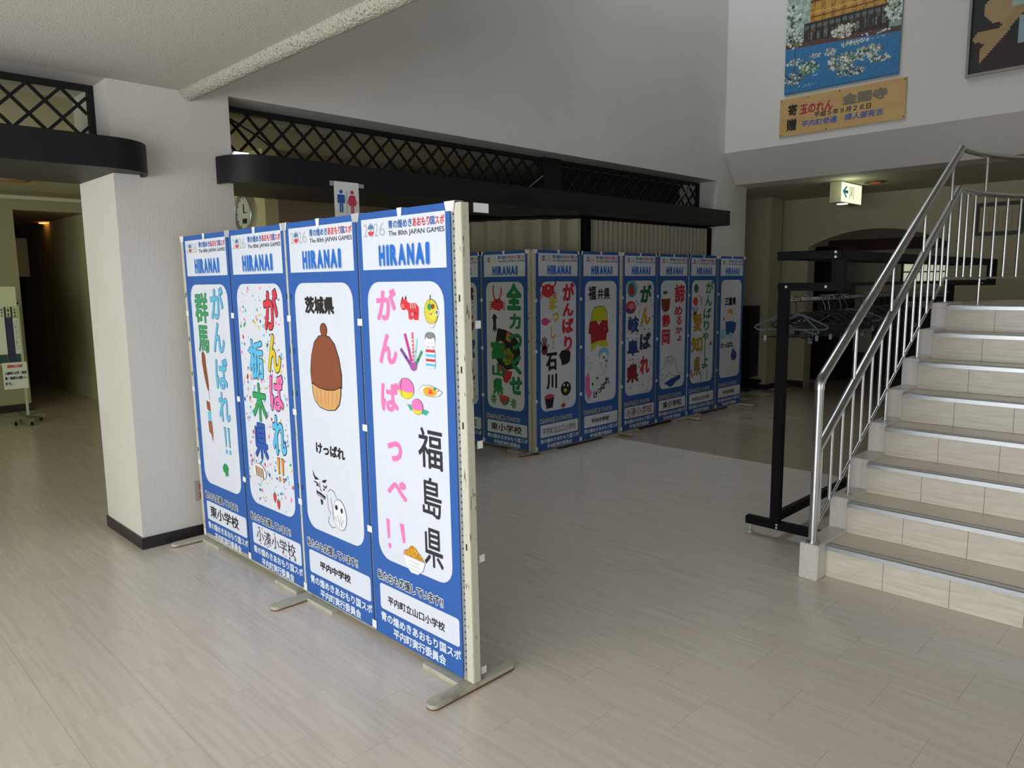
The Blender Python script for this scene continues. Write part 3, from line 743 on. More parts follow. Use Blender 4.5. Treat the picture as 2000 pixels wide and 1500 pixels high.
# --- Ibaraki: a plain brown-and-straw bundle stands in for the drawn character
l3 = Art(.0028); l3.text('茨城県', .14, .38, 1.375, 1.452, K_, .05); l3.text('けっぱれ', .165, .405, .742, .797, K_, .045, shear=.0)
fg = Art(.003)
fg.ell(.286, 1.308, .03, .03, K_).ell(.286, 1.308, .0265, .0265, BR, 1)
fg.poly([(.16, 1.06), (.155, 1.12), (.17, 1.19), (.2, 1.25), (.24, 1.28), (.286, 1.288), (.33, 1.28), (.37, 1.25), (.40, 1.19), (.415, 1.12), (.41, 1.06), (.36, 1.045), (.286, 1.04), (.21, 1.045)], K_, 0)
fg.poly([(.164, 1.06), (.16, 1.12), (.175, 1.19), (.204, 1.247), (.242, 1.276), (.286, 1.284), (.328, 1.276), (.367, 1.247), (.396, 1.19), (.41, 1.12), (.405, 1.063), (.36, 1.049), (.286, 1.045), (.21, 1.049)], '#8a4a2b', 1)
fg.poly([(.165, 1.07), (.165, 1.02), (.18, .985), (.22, .958), (.286, .95), (.35, .958), (.385, .985), (.402, 1.03), (.405, 1.07), (.35, 1.05), (.286, 1.045), (.22, 1.05)], K_, 1)
fg.poly([(.17, 1.062), (.17, 1.02), (.184, .988), (.222, .962), (.286, .954), (.348, .962), (.381, .988), (.397, 1.03), (.40, 1.062), (.35, 1.046), (.286, 1.041), (.22, 1.046)], '#dca66a', 2)
for u in (.2, .235, .27, .30, .335, .37): fg.line([(u, 1.038), (u+(u-.286)*-.12, .972)], .004, '#c98f52', 3)
mk = Art(.003)
mk.poly([(.123, .655), (.14, .63), (.178, .618), (.142, .612), (.128, .63)], K_).poly([(.245, .628), (.22, .625), (.196, .612), (.225, .61)], K_)
mk.line([(.133, .602), (.16, .598), (.172, .585)], .006, K_).line([(.21, .594), (.232, .588), (.24, .60)], .006, K_).ell(.155, .588, .006, .006, K_).ell(.215, .578, .006, .006, K_)
mk.line([(.18, .605), (.182, .57), (.195, .565)], .003, K_).line([(.155, .556), (.185, .551), (.22, .542)], .011, K_).line([(.15, .565), (.15, .545), (.22, .532)], .003, K_).poly([(.178, .528), (.20, .524), (.198, .505), (.186, .50)], K_)
mk.ell(.34, .485, .055, .072, '#3a3b40', 0, 20, .1).ell(.34, .485, .0525, .0695, '#eceef3', 1, 20, .1).ell(.315, .515, .011, .012, K_, 2).ell(.358, .508, .009, .012, K_, 2)
for p in ([(.32, .48), (.33, .46), (.335, .43)], [(.35, .48), (.345, .455), (.36, .43)], [(.30, .47), (.315, .45)], [(.37, .47), (.35, .44)], [(.25, .575), (.27, .59), (.30, .585), (.32, .56)], [(.24, .56), (.245, .50), (.265, .47)], [(.25, .46), (.24, .43), (.27, .41), (.30, .42)], [(.27, .55), (.28, .50), (.285, .45)]):
    mk.line(p, .0022, '#3a3b40', 2)
BN.append(make_banner('blue banner with black 茨城県 over a brown and straw-coloured bundle', .57, .03, [
    ('lettering', l3), ('bundle_drawing', fg), ('mask_drawing', mk), ('name_lettering', name_art('平内中学校', .14, .40, .18, .22, .03))]))
# --- Tochigi
l2 = Art(.003)
l2.vtext('がんばれ', [(.335, .475, 1.29, 1.485), (.345, .475, 1.085, 1.27), (.345, .48, .895, 1.075), (.345, .475, .675, .87)], ['#e0394a', '#e6cb21', '#f272b4', '#5cc2f2'], .03, outline='#2a2330', grow=.028)
l2.vtext('栃木県', [(.145, .295, 1.035, 1.235), (.15, .30, .82, 1.015), (.145, .285, .625, .81)], ['#5cc2f2', '#2fa560', '#2457b8'], .028, outline='#2a2330', grow=.018)
for u in (.385, .425):
    l2.poly([(u-.012, .66), (u+.016, .66), (u+.008, .575), (u-.006, .575)], K_, 0).poly([(u-.009, .657), (u+.013, .657), (u+.006, .579), (u-.004, .579)], OR, 1).ell(u+.002, .55, .011, .013, K_, 0).ell(u+.002, .55, .009, .011, OR, 1)
pl = Art(.0042)
pl.ell(.178, .553, .072, .042, '#55504c', 0, 24, -.12).ell(.178, .553, .070, .040, WH, 1, 24, -.12).ell(.178, .555, .055, .03, '#efe2d2', 2, 20, -.12)
for i in range(5): pl.line([(.143+.018*i, .578-.002*i), (.148+.018*i, .53-.002*i)], .009, BR if i % 2 else '#5a2a18', 3)
for i in range(3): pl.line([(.13+.04*i, .61), (.137+.04*i, .622), (.128+.04*i, .634), (.135+.04*i, .645)], .0018, '#3a3a3a', 1)
st = Art(.0042)
for (u, v) in ((.325, .445), (.36, .415)): st.poly([(u-.016, v+.015), (u, v+.022), (u+.016, v+.015), (u+.013, v-.01), (u, v-.03), (u-.013, v-.01)], '#d33a44').poly([(u-.008, v+.018), (u, v+.032), (u+.008, v+.018)], GN, 1)
cfn = confetti(45, 9, .06, .54, .15, .248, (PK, LB, YE, DB, RD, GN), .006)
BN.append(make_banner('blue banner covered in confetti dots, multicoloured letters with 栃木県', .57, .035, [
    ('confetti', confetti(430, 5), None, 'stuff'), ('lettering', l2), ('dumpling_drawing', pl), ('strawberry_drawing', st), ('name_confetti', cfn, None, 'stuff'), ('name_lettering', name_art('小湊小学校', .09, .50, .165, .235, .0))]))
# --- Gunma
l1 = Art(.0028)
l1.vtext('がんばれ', [(.31, .47, 1.325, 1.495), (.31, .45, 1.145, 1.305), (.31, .46, .945, 1.115), (.32, .455, .765, .925)], '#64bce6', .025, outline='#24465e', grow=.014)
l1.vtext('群馬', [(.10, .27, 1.30, 1.465), (.11, .25, 1.135, 1.285)], '#3f9d63', .02, outline='#173f2a', grow=.012)
for u in (.375, .42):
    l1.poly([(u-.013, .735), (u+.011, .735), (u+.008, .625), (u-.006, .625)], '#24465e', 0).poly([(u-.01, .732), (u+.008, .732), (u+.005, .628), (u-.004, .628)], '#64bce6', 1).ell(u+.001, .598, .012, .014, '#64bce6', 1)
dg = Art(.003)
dg.poly([(.14, 1.13), (.165, 1.14), (.185, 1.12), (.19, 1.06), (.2, 1.0), (.205, .95), (.2, .915), (.185, .925), (.165, .97), (.15, 1.02), (.138, 1.08)], '#8a4a2d').line([(.2, .92), (.205, .87)], .003, '#6b5a4a')
dg.poly([(.155, .86), (.2, .855), (.205, .80), (.16, .81)], '#a8613c').line([(.16, .85), (.2, .84)], .003, '#3e241a', 1).line([(.163, .835), (.203, .826)], .003, '#3e241a', 1).line([(.165, .82), (.203, .81)], .003, '#3e241a', 1)
dg.rect(.165, .205, .745, .80, '#66c4ea').poly([(.16, .745), (.21, .745), (.215, .67), (.205, .625), (.19, .67), (.165, .68)], '#a35c3a')
lf = Art(.003); lf.poly([(.31, .50), (.335, .525), (.37, .52), (.385, .50), (.375, .48), (.38, .455), (.36, .462), (.345, .445), (.335, .47), (.315, .475)], '#219653')
BN.append(make_banner('blue banner with pale blue vertical cheer and green 群馬, farthest on the front partition', .57, .05, [
    ('lettering', l1), ('skewer_drawing', dg), ('leaf_drawing', lf), ('name_lettering', name_art('東小学校', .09, .46, .165, .235, .02))]))
# lean of the front partition and placing its banners
LEAN = Matrix.Rotation(-.011, 4, 'Y')
XA = 1.712
for b, yl in zip(BN, (2.562, 3.143, 3.732, 4.315)):
    b.matrix_world = Matrix.Translation((XA, yl, 0)) @ LEAN @ Matrix.Rotation(-PI/2, 4, 'Z')

# --- banners of the rear partitions
def B_(label, hgt, art): return make_banner(label, .57, hgt, art)
# side panel, partly hidden: confetti
g1 = Art(.003); g1.vtext('がんばれ', [(.35, .48, 1.30, 1.46), (.35, .48, 1.06, 1.24), (.36, .49, .80, .98), (.36, .48, .60, .74)], ['#3b2f63', '#a33a5a', '#2a62b5', '#7a3a8a'], .05, outline='#241a2a')
g1.ell(.44, 1.19, .03, .028, RD, 0).ell(.37, 1.2, .022, .022, '#3f9fd0', 0)
c1b = B_('blue banner with confetti dots half hidden behind the front partition', .03, [('confetti', confetti(260, 15, cols=(PK, LB, RD, DB, GN)), None, 'stuff'), ('lettering', g1), ('name_confetti', confetti(40, 19, .06, .54, .15, .248, (PK, RD), .005), None, 'stuff'), ('name_lettering', name_art('小湊小学校', .09, .5, .165, .235, 0))])
# Toyama
g2 = Art(.0034)
GG = '#1c8a4c'
g2.vtext('全力つくせ', [(.315, .5, 1.265, 1.495), (.35, .49, 1.10, 1.235), (.34, .5, .92, 1.06), (.37, .495, .70, .87), (.345, .50, .52, .68)], GG, .045, outline='#123d28', grow=.012)
g2.vtext('富山県', [(.105, .28, .82, .985), (.12, .275, .665, .785), (.13, .26, .50, .645)], GG, .04, outline='#123d28', grow=.012)
cr = Art(.003); cr.poly([(.12, 1.32), (.16, 1.36), (.22, 1.365), (.27, 1.34), (.27, 1.285), (.22, 1.255), (.16, 1.265), (.12, 1.285)], '#d8343c').ell(.19, 1.335, .009, .012, K_, 1).ell(.225, 1.332, .009, .012, K_, 1)
cr.line([(.165, 1.36), (.145, 1.42), (.15, 1.48)], .015, '#d8343c').line([(.225, 1.36), (.25, 1.42), (.248, 1.46)], .015, '#d8343c')
for i in range(4): cr.line([(.13, 1.33-.018*i), (.09, 1.335-.024*i)], .008, '#d8343c').line([(.265, 1.33-.018*i), (.295, 1.32-.02*i)], .008, '#d8343c')
sq = Art(.003); sq.poly([(.15, 1.225), (.125, 1.19), (.14, 1.18), (.142, 1.13), (.13, 1.06), (.15, 1.09), (.16, 1.05), (.17, 1.09), (.19, 1.06), (.178, 1.13), (.178, 1.18), (.195, 1.19), (.172, 1.225)], '#2b2833')
wheel = Art(.0028)
wheel.poly([(.2, 1.10), (.29, 1.09), (.38, 1.06), (.45, 1.0), (.48, .90), (.46, .80), (.40, .75), (.31, .73), (.22, .76), (.16, .84), (.16, .95)], '#1d1a1c').poly([(.32, 1.075), (.39, 1.04), (.36, .98), (.30, 1.0)], '#c98a4a', 1).ell(.24, .95, .05, .045, '#a8434a', 1).ell(.235, .95, .035, .032, '#e6e1d6', 2).poly([(.26, .90), (.34, .93), (.40, .87), (.38, .8), (.3, .77), (.25, .82)], '#7b9a2f', 1)
rw = random.Random(4)
for _ in range(40): wheel.line([(rw.uniform(.24, .44), rw.uniform(.76, .93)), (rw.uniform(.24, .44), rw.uniform(.76, .93))], .003, rw.choice(['#c9b24a', '#2a4a5a', K_, '#b5583a', '#3f6a2f']), 2)
wheel.poly([(.24, .74), (.38, .72), (.36, .66), (.31, .61), (.27, .62), (.25, .68)], '#c8343c', 0).ell(.22, .74, .03, .03, '#d83a4a', 1)
ml = Art(.003); ml.poly([(.20, .505), (.335, .49), (.34, .455), (.31, .415), (.26, .405), (.22, .44)], GG).poly([(.212, .498), (.32, .487), (.32, .46), (.295, .432), (.26, .425), (.23, .455)], '#e04a50', 1)
for (u, v) in ((.245, .47), (.27, .465), (.295, .463), (.268, .445)): ml.ell(u, v, .004, .006, K_, 2)
fls = Art(.003)
for (u, v) in ((.135, .455), (.39, .435)):
    for i in range(9): fls.line([(u, v), (u+.036*math.cos(i*.698), v+.044*math.sin(i*.698))], .011, GG)
    fls.ell(u, v, .012, .013, '#d88a8a', 1)
c2b = B_('blue banner with green lettering, red crab and melon, on the short side panel', .03, [('crab_drawing', cr), ('squid_drawing', sq), ('pinwheel_drawing', wheel), ('lettering', g2), ('melon_drawing', ml), ('flower_drawing', fls), ('name_lettering', name_art('東小学校', .09, .49, .165, .235, .02))])
c1b.matrix_world = Matrix.Translation((4.614, 5.60, 0)) @ Matrix.Rotation(-PI/2, 4, 'Z')
c2b.matrix_world = Matrix.Translation((4.614, 5.00, 0)) @ Matrix.Rotation(-PI/2, 4, 'Z')
# Ishikawa
h1 = Art(.0032); h1.vtext('がんばり', [(.34, .5, 1.335, 1.50), (.34, .49, 1.20, 1.32), (.335, .49, 1.05, 1.185), (.36, .47, .89, 1.025)], '#cf2a3c', .05)
h1.vtext('まっし', [(.16, .27, 1.265, 1.385), (.20, .29, 1.16, 1.24), (.18, .25, 1.01, 1.12)], '#d3b928', .035).poly([(.205, 1.0), (.225, 1.0), (.22, .95), (.21, .95)], '#d3b928').ell(.214, .93, .012, .012, '#d3b928')
h1.vtext('石川', [(.12, .265, .73, .89), (.125, .265, .565, .70)], '#17161a', .045)
hc1 = Art(.003); hc1.ell(.15, 1.43, .08, .058, '#d8343f', 0, 20).ell(.155, 1.452, .012, .01, WH, 1).ell(.157, 1.452, .004, .004, K_, 2)
for s_ in (-1, 1):
    hc1.line([(.15+s_*.06, 1.46), (.15+s_*.1, 1.49), (.15+s_*.095, 1.505)], .016, '#d8343f')
    for i in range(3): hc1.line([(.15+s_*.07, 1.42-.015*i), (.15+s_*.105, 1.41-.022*i)], .009, '#d8343f')
hf = Art(.003); hf.ell(.11, 1.165, .05, .034, '#e0559a').poly([(.15, 1.165), (.185, 1.185), (.18, 1.15)], '#e0559a').ell(.09, 1.17, .005, .005, K_, 1)
hh = Art(.003); hh.ell(.10, .915, .04, .04, '#7a2b3c')
for i, (du, dv) in enumerate(((-.045, .06), (-.02, .095), (.005, .1), (.028, .085), (.055, .03))): hh.line([(.10+du*.4, .93), (.10+du, .93+dv)], .014, '#7a2b3c')
hn = Art(.003); hn.poly([(.29, .86), (.33, .90), (.42, .905), (.45, .87), (.44, .80), (.41, .775), (.33, .765), (.32, .81)], '#1b1a1c').ell(.385, .55, .07, .065, '#1b1a1c').ell(.36, .585, .012, .014, '#d9d4c2', 1).ell(.41, .578, .012, .014, '#d9d4c2', 1).ell(.375, .535, .024, .018, '#c8a838', 1).line([(.35, .47), (.36, .45), (.35, .44)], .004, '#c8a838').line([(.41, .47), (.42, .45)], .004, '#c8a838')
hcup = Art(.003); hcup.poly([(.10, .50), (.225, .50), (.205, .40), (.125, .395)], '#201d20').ell(.162, .502, .062, .022, '#c04a52', 1).ell(.35, .40, .032, .02, '#b8343f', 0)
# Fukui : plain yellow and red shirt shape
h2 = Art(.0032); h2.text('福', .10, .21, 1.335, 1.465, K_, .03); h2.text('井', .235, .32, 1.34, 1.44, K_, .03); h2.text('県', .325, .42, 1.335, 1.445, K_, .03)
h2.vtext('けっぱれ', [(.18, .24, .41, .48), (.24, .30, .455, .50), (.29, .36, .485, .55), (.355, .42, .53, .60)], K_, .045)
hs = Art(.003)
hs.poly([(.14, 1.13), (.15, 1.22), (.19, 1.27), (.27, 1.28), (.34, 1.27), (.38, 1.22), (.385, 1.13)], '#1d1b18').poly([(.145, 1.13), (.155, 1.218), (.193, 1.265), (.27, 1.275), (.337, 1.265), (.374, 1.218), (.38, 1.13)], '#c9cb30', 1)
hs.poly([(.12, 1.14), (.21, 1.145), (.255, 1.10), (.30, 1.145), (.385, 1.14), (.40, 1.03), (.375, 1.02), (.37, .955), (.25, .955), (.14, .93), (.135, 1.02), (.10, 1.03)], '#a82230', 2).poly([(.14, .93), (.25, .955), (.37, .955), (.40, .89), (.27, .90), (.26, .92), (.22, .915), (.20, .885), (.14, .86)], '#c9cb30', 1).line([(.33, 1.07), (.35, 1.05)], .004, '#e0c9b0', 3)
hd = Art(.003); hd.ell(.33, .83, .08, .055, '#7fc0da').ell(.33, .79, .055, .05, '#e4e5e8', 1).ell(.33, .79, .012, .012, K_, 2).ell(.375, .755, .012, .012, K_, 2)
hd.poly([(.06, .62), (.10, .67), (.13, .60), (.12, .52), (.155, .47), (.11, .40), (.06, .50)], '#e278b0').ell(.22, .57, .06, .065, '#d9dbe0', 1).ell(.165, .55, .013, .014, K_, 2).ell(.235, .60, .012, .013, K_, 2)
rl2 = random.Random(8)
for _ in range(26):
    u, v = rl2.choice([(.12, .74), (.35, .66), (.33, .76)]); u += rl2.uniform(-.05, .05); v += rl2.uniform(-.06, .06); hd.line([(u, v), (u+rl2.uniform(-.03, .03), v+rl2.uniform(-.03, .03))], .003, '#4a4b50', 2)
# Gifu
h3 = Art(.0034); h3.vtext('がんばれ', [(.29, .48, 1.29, 1.47), (.30, .47, 1.07, 1.24), (.29, .48, .82, .99), (.30, .46, .57, .75)], ['#1d6b3c', '#c79a22', '#26415f', '#c8343c'], .05, outline='#20201c', grow=.008)
h3.vtext('岐阜県', [(.09, .27, 1.0, 1.16), (.08, .27, .77, .93), (.075, .27, .50, .68)], ['#344a8a', '#28407f', '#8a2434'], .05, outline='#1c1c28', grow=.008)
hst = Art(.003); hst.ell(.15, 1.43, .085, .085, '#6aa9c8').ell(.14, 1.42, .05, .06, '#a83a34', 1).poly([(.09, 1.46), (.14, 1.49), (.19, 1.46), (.14, 1.44)], '#2c7a3f', 2).ell(.13, 1.25, .09, .065, '#c84a58').ell(.12, 1.22, .07, .03, '#6a3a6a', 1).ell(.14, 1.26, .05, .03, '#e07a84', 2)
# Shizuoka
h4 = Art(.0032); h4.vtext('諦めるかよ', [(.31, .50, 1.27, 1.47), (.31, .46, 1.14, 1.24), (.345, .455, 1.04, 1.13), (.34, .47, .95, 1.02), (.37, .46, .865, .93)], '#c32a38', .03)
h4.vtext('静岡', [(.08, .235, 1.03, 1.16), (.08, .23, .84, 1.0)], '#c32a38', .035)
hk_ = Art(.003); hk_.poly([(.06, 1.32), (.23, 1.32), (.21, 1.21), (.16, 1.185), (.10, 1.19), (.07, 1.23)], '#8a3f28').ell(.145, 1.36, .065, .05, '#dfe2dc', 0, 20).ell(.13, 1.385, .045, .018, '#2d7a4f', 1)
hm = Art(.003)
hm.line([(.06, .58), (.14, .60), (.19, .71), (.27, .715), (.33, .66), (.40, .53), (.50, .50)], .005, '#2b2b2e').line([(.19, .71), (.2, .64), (.225, .68), (.25, .62), (.28, .69), (.30, .63)], .004, '#2b2b2e').line([(.08, .47), (.16, .49), (.22, .55), (.30, .50), (.42, .49)], .004, '#2b2b2e').line([(.06, .53), (.13, .53)], .004, '#2b2b2e')
hm.poly([(.13, .43), (.26, .47), (.44, .50), (.45, .46), (.36, .43), (.28, .385), (.22, .39), (.2, .41)], '#274a9a')
# Aichi
h5 = Art(.0032); h5.vtext('がんばりや', [(.34, .5, 1.36, 1.50), (.33, .48, 1.22, 1.34), (.30, .47, 1.08, 1.20), (.31, .43, .95, 1.06), (.29, .42, .83, .93)], '#1f8a4c', .03).line([(.35, .82), (.345, .67)], .016, '#1f8a4c').text('よ', .29, .42, .52, .66, '#1f8a4c', .03).line([(.41, .51), (.41, .395)], .013, '#1f8a4c').line([(.28, .50), (.28, .385)], .013, '#1f8a4c')
h5.vtext('愛知県', [(.10, .27, .95, 1.14), (.06, .29, .72, .89), (.12, .26, .45, .66)], ['#b99a28', '#b99a28', '#a98a34'], .02, outline='#5a4a1a', grow=.01)
hq = Art(.003); hq.ell(.14, 1.42, .045, .05, '#2a7a44').ell(.13, 1.28, .05, .048, '#d8502c').line([(.20, 1.36), (.22, 1.32)], .008, '#c8343c').line([(.255, 1.32), (.25, 1.25)], .012, '#2a2a2c').ell(.12, 1.12, .045, .05, '#c8932c').poly([(.43, .78), (.47, .83), (.50, .78)], '#b03040').line([(.07, .52), (.09, .45)], .022, '#c03038')
for i in range(4): hq.line([(.11+.012*i, 1.14), (.06+.04*i, 1.22)], .011, '#3a3f66')
# Mie
h6 = Art(.0032); h6.text('三重県', .14, .40, 1.215, 1.31, K_, .045); h6.text('けっぱれ', .07, .36, .72, .79, K_, .045)
hz = Art(.003); hz.ell(.27, 1.13, .06, .045, '#d9a23a').ell(.255, 1.08, .05, .05, '#e6e3da', 1).poly([(.17, 1.03), (.34, 1.03), (.42, 1.0), (.40, .92), (.36, .88), (.2, .87), (.18, .92)], '#2a55a0').ell(.11, .89, .07, .06, '#9ad0e6').ell(.29, .86, .05, .04, '#a9d6ea', 1).ell(.38, .62, .07, .06, '#3c5590').ell(.36, .67, .03, .04, '#4a6299', 1).ell(.13, 1.06, .02, .02, '#d8606a')
mid = name_art('平内中学校', .15, .42, .175, .22, .03); yam = name_art('平内町立山口小学校', .07, .52, .165, .225, -.012, '#3a3a3e'); hig = name_art('東小学校', .12, .48, .165, .235, .02)
specs = [
 ('blue banner with red crab and bold black 石川, nearest the partition corner', [('lettering', h1), ('crab_drawing', hc1), ('fish_drawing', hf), ('hand_drawing', hh), ('bear_and_bird_drawing', hn), ('cup_drawing', hcup), ('name_lettering', yam)]),
 ('blue banner with 福井県 above a yellow and red shirt drawing', [('lettering', h2), ('shirt_drawing', hs), ('face_drawing', hd), ('name_lettering', mid)]),
 ('blue banner with confetti and dark 岐阜県 on the long rear partition', [('confetti', confetti(360, 25, cols=(PK, RD, '#e08a9a', OR, '#3a4a7a')), None, 'stuff'), ('fruit_drawing', hst), ('lettering', h3), ('name_confetti', confetti(70, 29, .06, .54, .15, .248, (PK, RD), .006), None, 'stuff'), ('name_lettering', name_art('小湊小学校', .06, .52, .16, .24, -.01, '#5a3038'))]),
 ('blue banner with red lettering and a blue-footed mountain drawing', [('lettering', h4), ('basket_drawing', hk_), ('mountain_drawing', hm), ('name_lettering', hig)]),
 ('blue banner with thin green cheer beside ochre 愛知県', [('lettering', h5), ('fruit_drawing', hq), ('name_lettering', name_art('平内町立山口小学校', .1, .47, .17, .215, .02))]),
 ('blue banner with 三重県, last at the far end of the rear partition', [('lettering', h6), ('costume_drawing', hz), ('name_lettering', name_art('平内中学校', .15, .42, .17, .22, .03))])]
for (lab, art), x0 in zip(specs, (4.642, 5.243, 5.868, 6.468, 7.062, 7.688)):
    b = B_(lab, .03, art)
    b.matrix_world = Matrix.Translation((x0, 4.356, 0)) @ Matrix.Diagonal((1.0, 1, 1, 1))

# ------------------------------------------------------------------ partition frames (local: x along the panel, front towards -y)
def partition(label, width, M, foot_l=(-.2, .22), stubs=True, nearcap=False, f0=True, f1=True):
    t = thing('partition_panel', label, 'partition')
    MB().box(.04, width-.04, .004, .03, .045, 1.765).build('board', perf_m, t)
    for i, x in enumerate((0, width-.038)):
        p = MB().box(x, x+.038, .0, .036, .022, 1.775).build('post', cream_paint, t, bevel=.002)
        for z in (.55, 1.0, 1.2, 1.45): MB().tube([(x+.018, -.0004, z-.012), (x+.018, -.0004, z+.012)], .0032, 6).build('slot', mat('slot_dark', '#191613', .8), t)
    MB().box(.038, width-.038, .002, .038, 1.745, 1.775).build('top_rail', cream_paint, t)
    MB().box(.038, width-.038, .002, .038, .022, .05).build('bottom_rail', pale_paint, t)
    def foot(x):
        pts = rrect(x-.028, x+.028, foot_l[0], foot_l[1], .026, 5)
        m_ = MB().prism(pts, 'z', .0, .008, 1).prism(pts, 'z', .008, .022, 0); o = m_.build('foot', [pale_paint, foot_side], t)
    if f0: foot(.022)
    if f1: foot(width-.022)
    if stubs:
        for xa, xb in ((.05, .27), (width-.27, width-.05)):
            MB().box(xa, xb, -.03, .02, 0, .018).build('base_plate', pale_paint, t)
    t.matrix_world = M
    return t
RZ = Matrix.Rotation(-PI/2, 4, 'Z')
partition('cream-framed partition panel under the two nearest banners, chipped end post', 1.208, Matrix.Translation((XA, 3.142, 0)) @ LEAN @ RZ)
partition('cream-framed partition panel under the brown-bundle-side banners, against the pier', 1.208, Matrix.Translation((XA, 4.352, 0)) @ LEAN @ RZ, f1=False)
tp_ = thing('tape_tab', 'white tape tab sticking out at the top of the near partition post', 'tape', (1.79, 1.945, 1.76))
MB().box(-.03, .04, -.001, .001, -.015, .017).build('tab', tape_m, tp_)
for z, lab in ((1.355, 'white tape tab on the near partition post, upper'), (.92, 'white tape tab on the near partition post, at mid height'), (.49, 'white tape tab on the near partition post, lower'), (.05, 'white tape tab at the foot of the near partition post')):
    tag(MB().box(-.012, .014, -.001, .001, -.014, .014).build('tape_tab', tape_m, None, (1.775, 1.95, z)), lab, 'tape')
partition('side partition panel turning back into the wide opening', 1.22, Matrix.Translation((4.616, 5.62, 0)) @ RZ, foot_l=(-.12, .12))
partition('rear partition panel under the 石川 and 福井県 banners', 1.232, Matrix.Translation((4.624, 4.358, 0)), foot_l=(-.16, .04), f0=False)
partition('rear partition panel under the 岐阜県 and mountain banners', 1.19, Matrix.Translation((5.86, 4.358, 0)), foot_l=(-.2, .04), f0=False)
partition('rear partition panel under the 愛知県 and 三重県 banners', 1.2, Matrix.Translation((7.055, 4.358, 0)), foot_l=(-.2, .04), f0=False)

# ------------------------------------------------------------------ restroom sign, clock, red outlet, hall things
WS = thing('restroom_sign', 'hanging white restroom sign with blue and red figures', 'sign', (2.58, 4.148, 2.145))
s = Art(.003)
MB().box(0, .18, -.001, .001, -.32, 0).build('sheet', mat('sign_paper', '#e6e7e2', .5), WS)
def figure(a, u, c, skirt):
    a.ell(u, -.062, .012, .012, c)
    if skirt:
        a.poly([(u-.014, -.08), (u+.014, -.08), (u+.028, -.145), (u-.028, -.145)], c); a.line([(u-.016, -.086), (u-.032, -.13)], .008, c); a.line([(u+.016, -.086), (u+.032, -.13)], .008, c)
        a.rect(u-.011, u-.002, -.195, -.145, c); a.rect(u+.002, u+.011, -.195, -.145, c)
    else:
        a.rect(u-.018, u+.018, -.13, -.08, c); a.line([(u-.023, -.084), (u-.023, -.132)], .008, c); a.line([(u+.023, -.084), (u+.023, -.132)], .008, c)
        a.rect(u-.013, u-.002, -.19, -.13, c); a.rect(u+.002, u+.013, -.19, -.13, c)
figure(s, .047, '#2458a8', False); figure(s, .128, '#c83a52', True); s.line([(.088, -.06), (.088, -.195)], .002, '#3a3c40')
s.text('お手洗い', .035, .15, -.25, -.218, '#2a2c30', .01)
s.build('pictogram', WS)
MB().box(-.03, .0, -.002, 0, -.03, 0).box(.18, .22, -.002, 0, -.03, -.005).build('tape', mat('grey_tape', '#9a9c98', .5), WS)

CK = thing('wall_clock', 'round silver-rimmed wall clock on the yellowish wall', 'clock', (3.0, 6.2, 2.115))
m_ = MB(); n = 32
m_.tube([(-.045, .15*math.cos(2*PI*i/n), .15*math.sin(2*PI*i/n)) for i in range(n)], .014, 8, closed=True); m_.build('rim', alu, CK, smooth=True)
MB().tube([(-.035, 0, 0), (-.0, 0, 0)], .15, 32).build('dial', mat('clock_dial', '#cfd0c0', .5), CK)
h_ = MB().box(-.042, -.038, -.004, .004, 0, .075).box(-.044, -.04, -.05, .0, .0, .006); h_.build('hands', plastic_blk, CK)
MB().box(-.04, -.036, -.045, .03, -.085, -.045).build('date_window', plastic_blk, CK)
tk = MB()
for i in range(12):
    a = i*PI/6; tk.box(-.04, -.036, .125*math.cos(a)-.004, .125*math.cos(a)+.004, .125*math.sin(a)-.004, .125*math.sin(a)+.004)
tk.build('hour_marks', plastic_blk, CK)

OU = thing('power_outlet', 'grey wall plate with two red sockets on the pier', 'outlet', (1.745, YW, .28))
MB().box(-.045, .045, -.008, 0, -.06, .06).build('plate', mat('plate_grey', '#a8a79b', .5), OU, bevel=.003)
for z in (-.026, .026): MB().box(-.02, .02, -.014, -.008, z-.018, z+.018).build('socket', mat('socket_red', '#c0202c', .4), OU, bevel=.002)

# stand with notices in the left hall
ST = thing('notice_stand', 'wheeled notice stand with paper strips in the left hall', 'display stand', (1.7, 9.7, 0))
frm = mat('stand_frame', '#b9c4a0', .5)
f_ = MB().box(-.8, .26, -.012, .012, 1.325, 1.345).box(.238, .262, -.012, .012, .07, 1.345).box(-.8, .24, -.012, .012, .66, .684); f_.build('frame', frm, ST)
pn = MB()
for i in range(8): pn.box(.238-.124*(i+1)+.004, .238-.124*i-.004, -.004, .006, .684, 1.325)
pn.build('pocket_panel', mat('pocket_green', '#33504f', .6), ST)
MB().box(.125, .185, -.008, -.004, .70, 1.26).build('navy_stripe', mat('pocket_navy', '#34355c', .6), ST)
MB().box(-.8, .42, -.025, .025, .045, .085).box(-.5, -.45, -.28, .3, .045, .08).box(.2, .25, -.28, .3, .045, .08).build('base_bar', mat('stand_base', '#7b7c5c', .5), ST)
for (x, y) in ((.1, -.14), (.37, 0), (.225, .27), (.225, -.26)):
    MB().tube([(x-.012, y, .022), (x+.012, y, .022)], .022, 12).build('caster', plastic_blk, ST, smooth=True)
def sheet(x0, x1, z0, z1, y, col, name, art=None, curl=0):
    n_ = 6; v_ = []; m_ = MB()
    for i in range(n_+1):
        t_ = i/n_; z = z0+(z1-z0)*t_; yy = y-curl*(1-t_)**2; v_ += [(x0, yy, z), (x1, yy, z)]
    m_.add(v_, [(2*i, 2*i+1, 2*i+3, 2*i+2) for i in range(n_)]); m_.build(name, mat('paper_'+col.strip('#'), col, .6), ST)
sheet(.19, .245, .78, 1.18, -.016, '#dfe8d0', 'paper_strip'); sheet(.04, .115, .78, 1.30, -.016, '#dfe8d0', 'paper_strip')
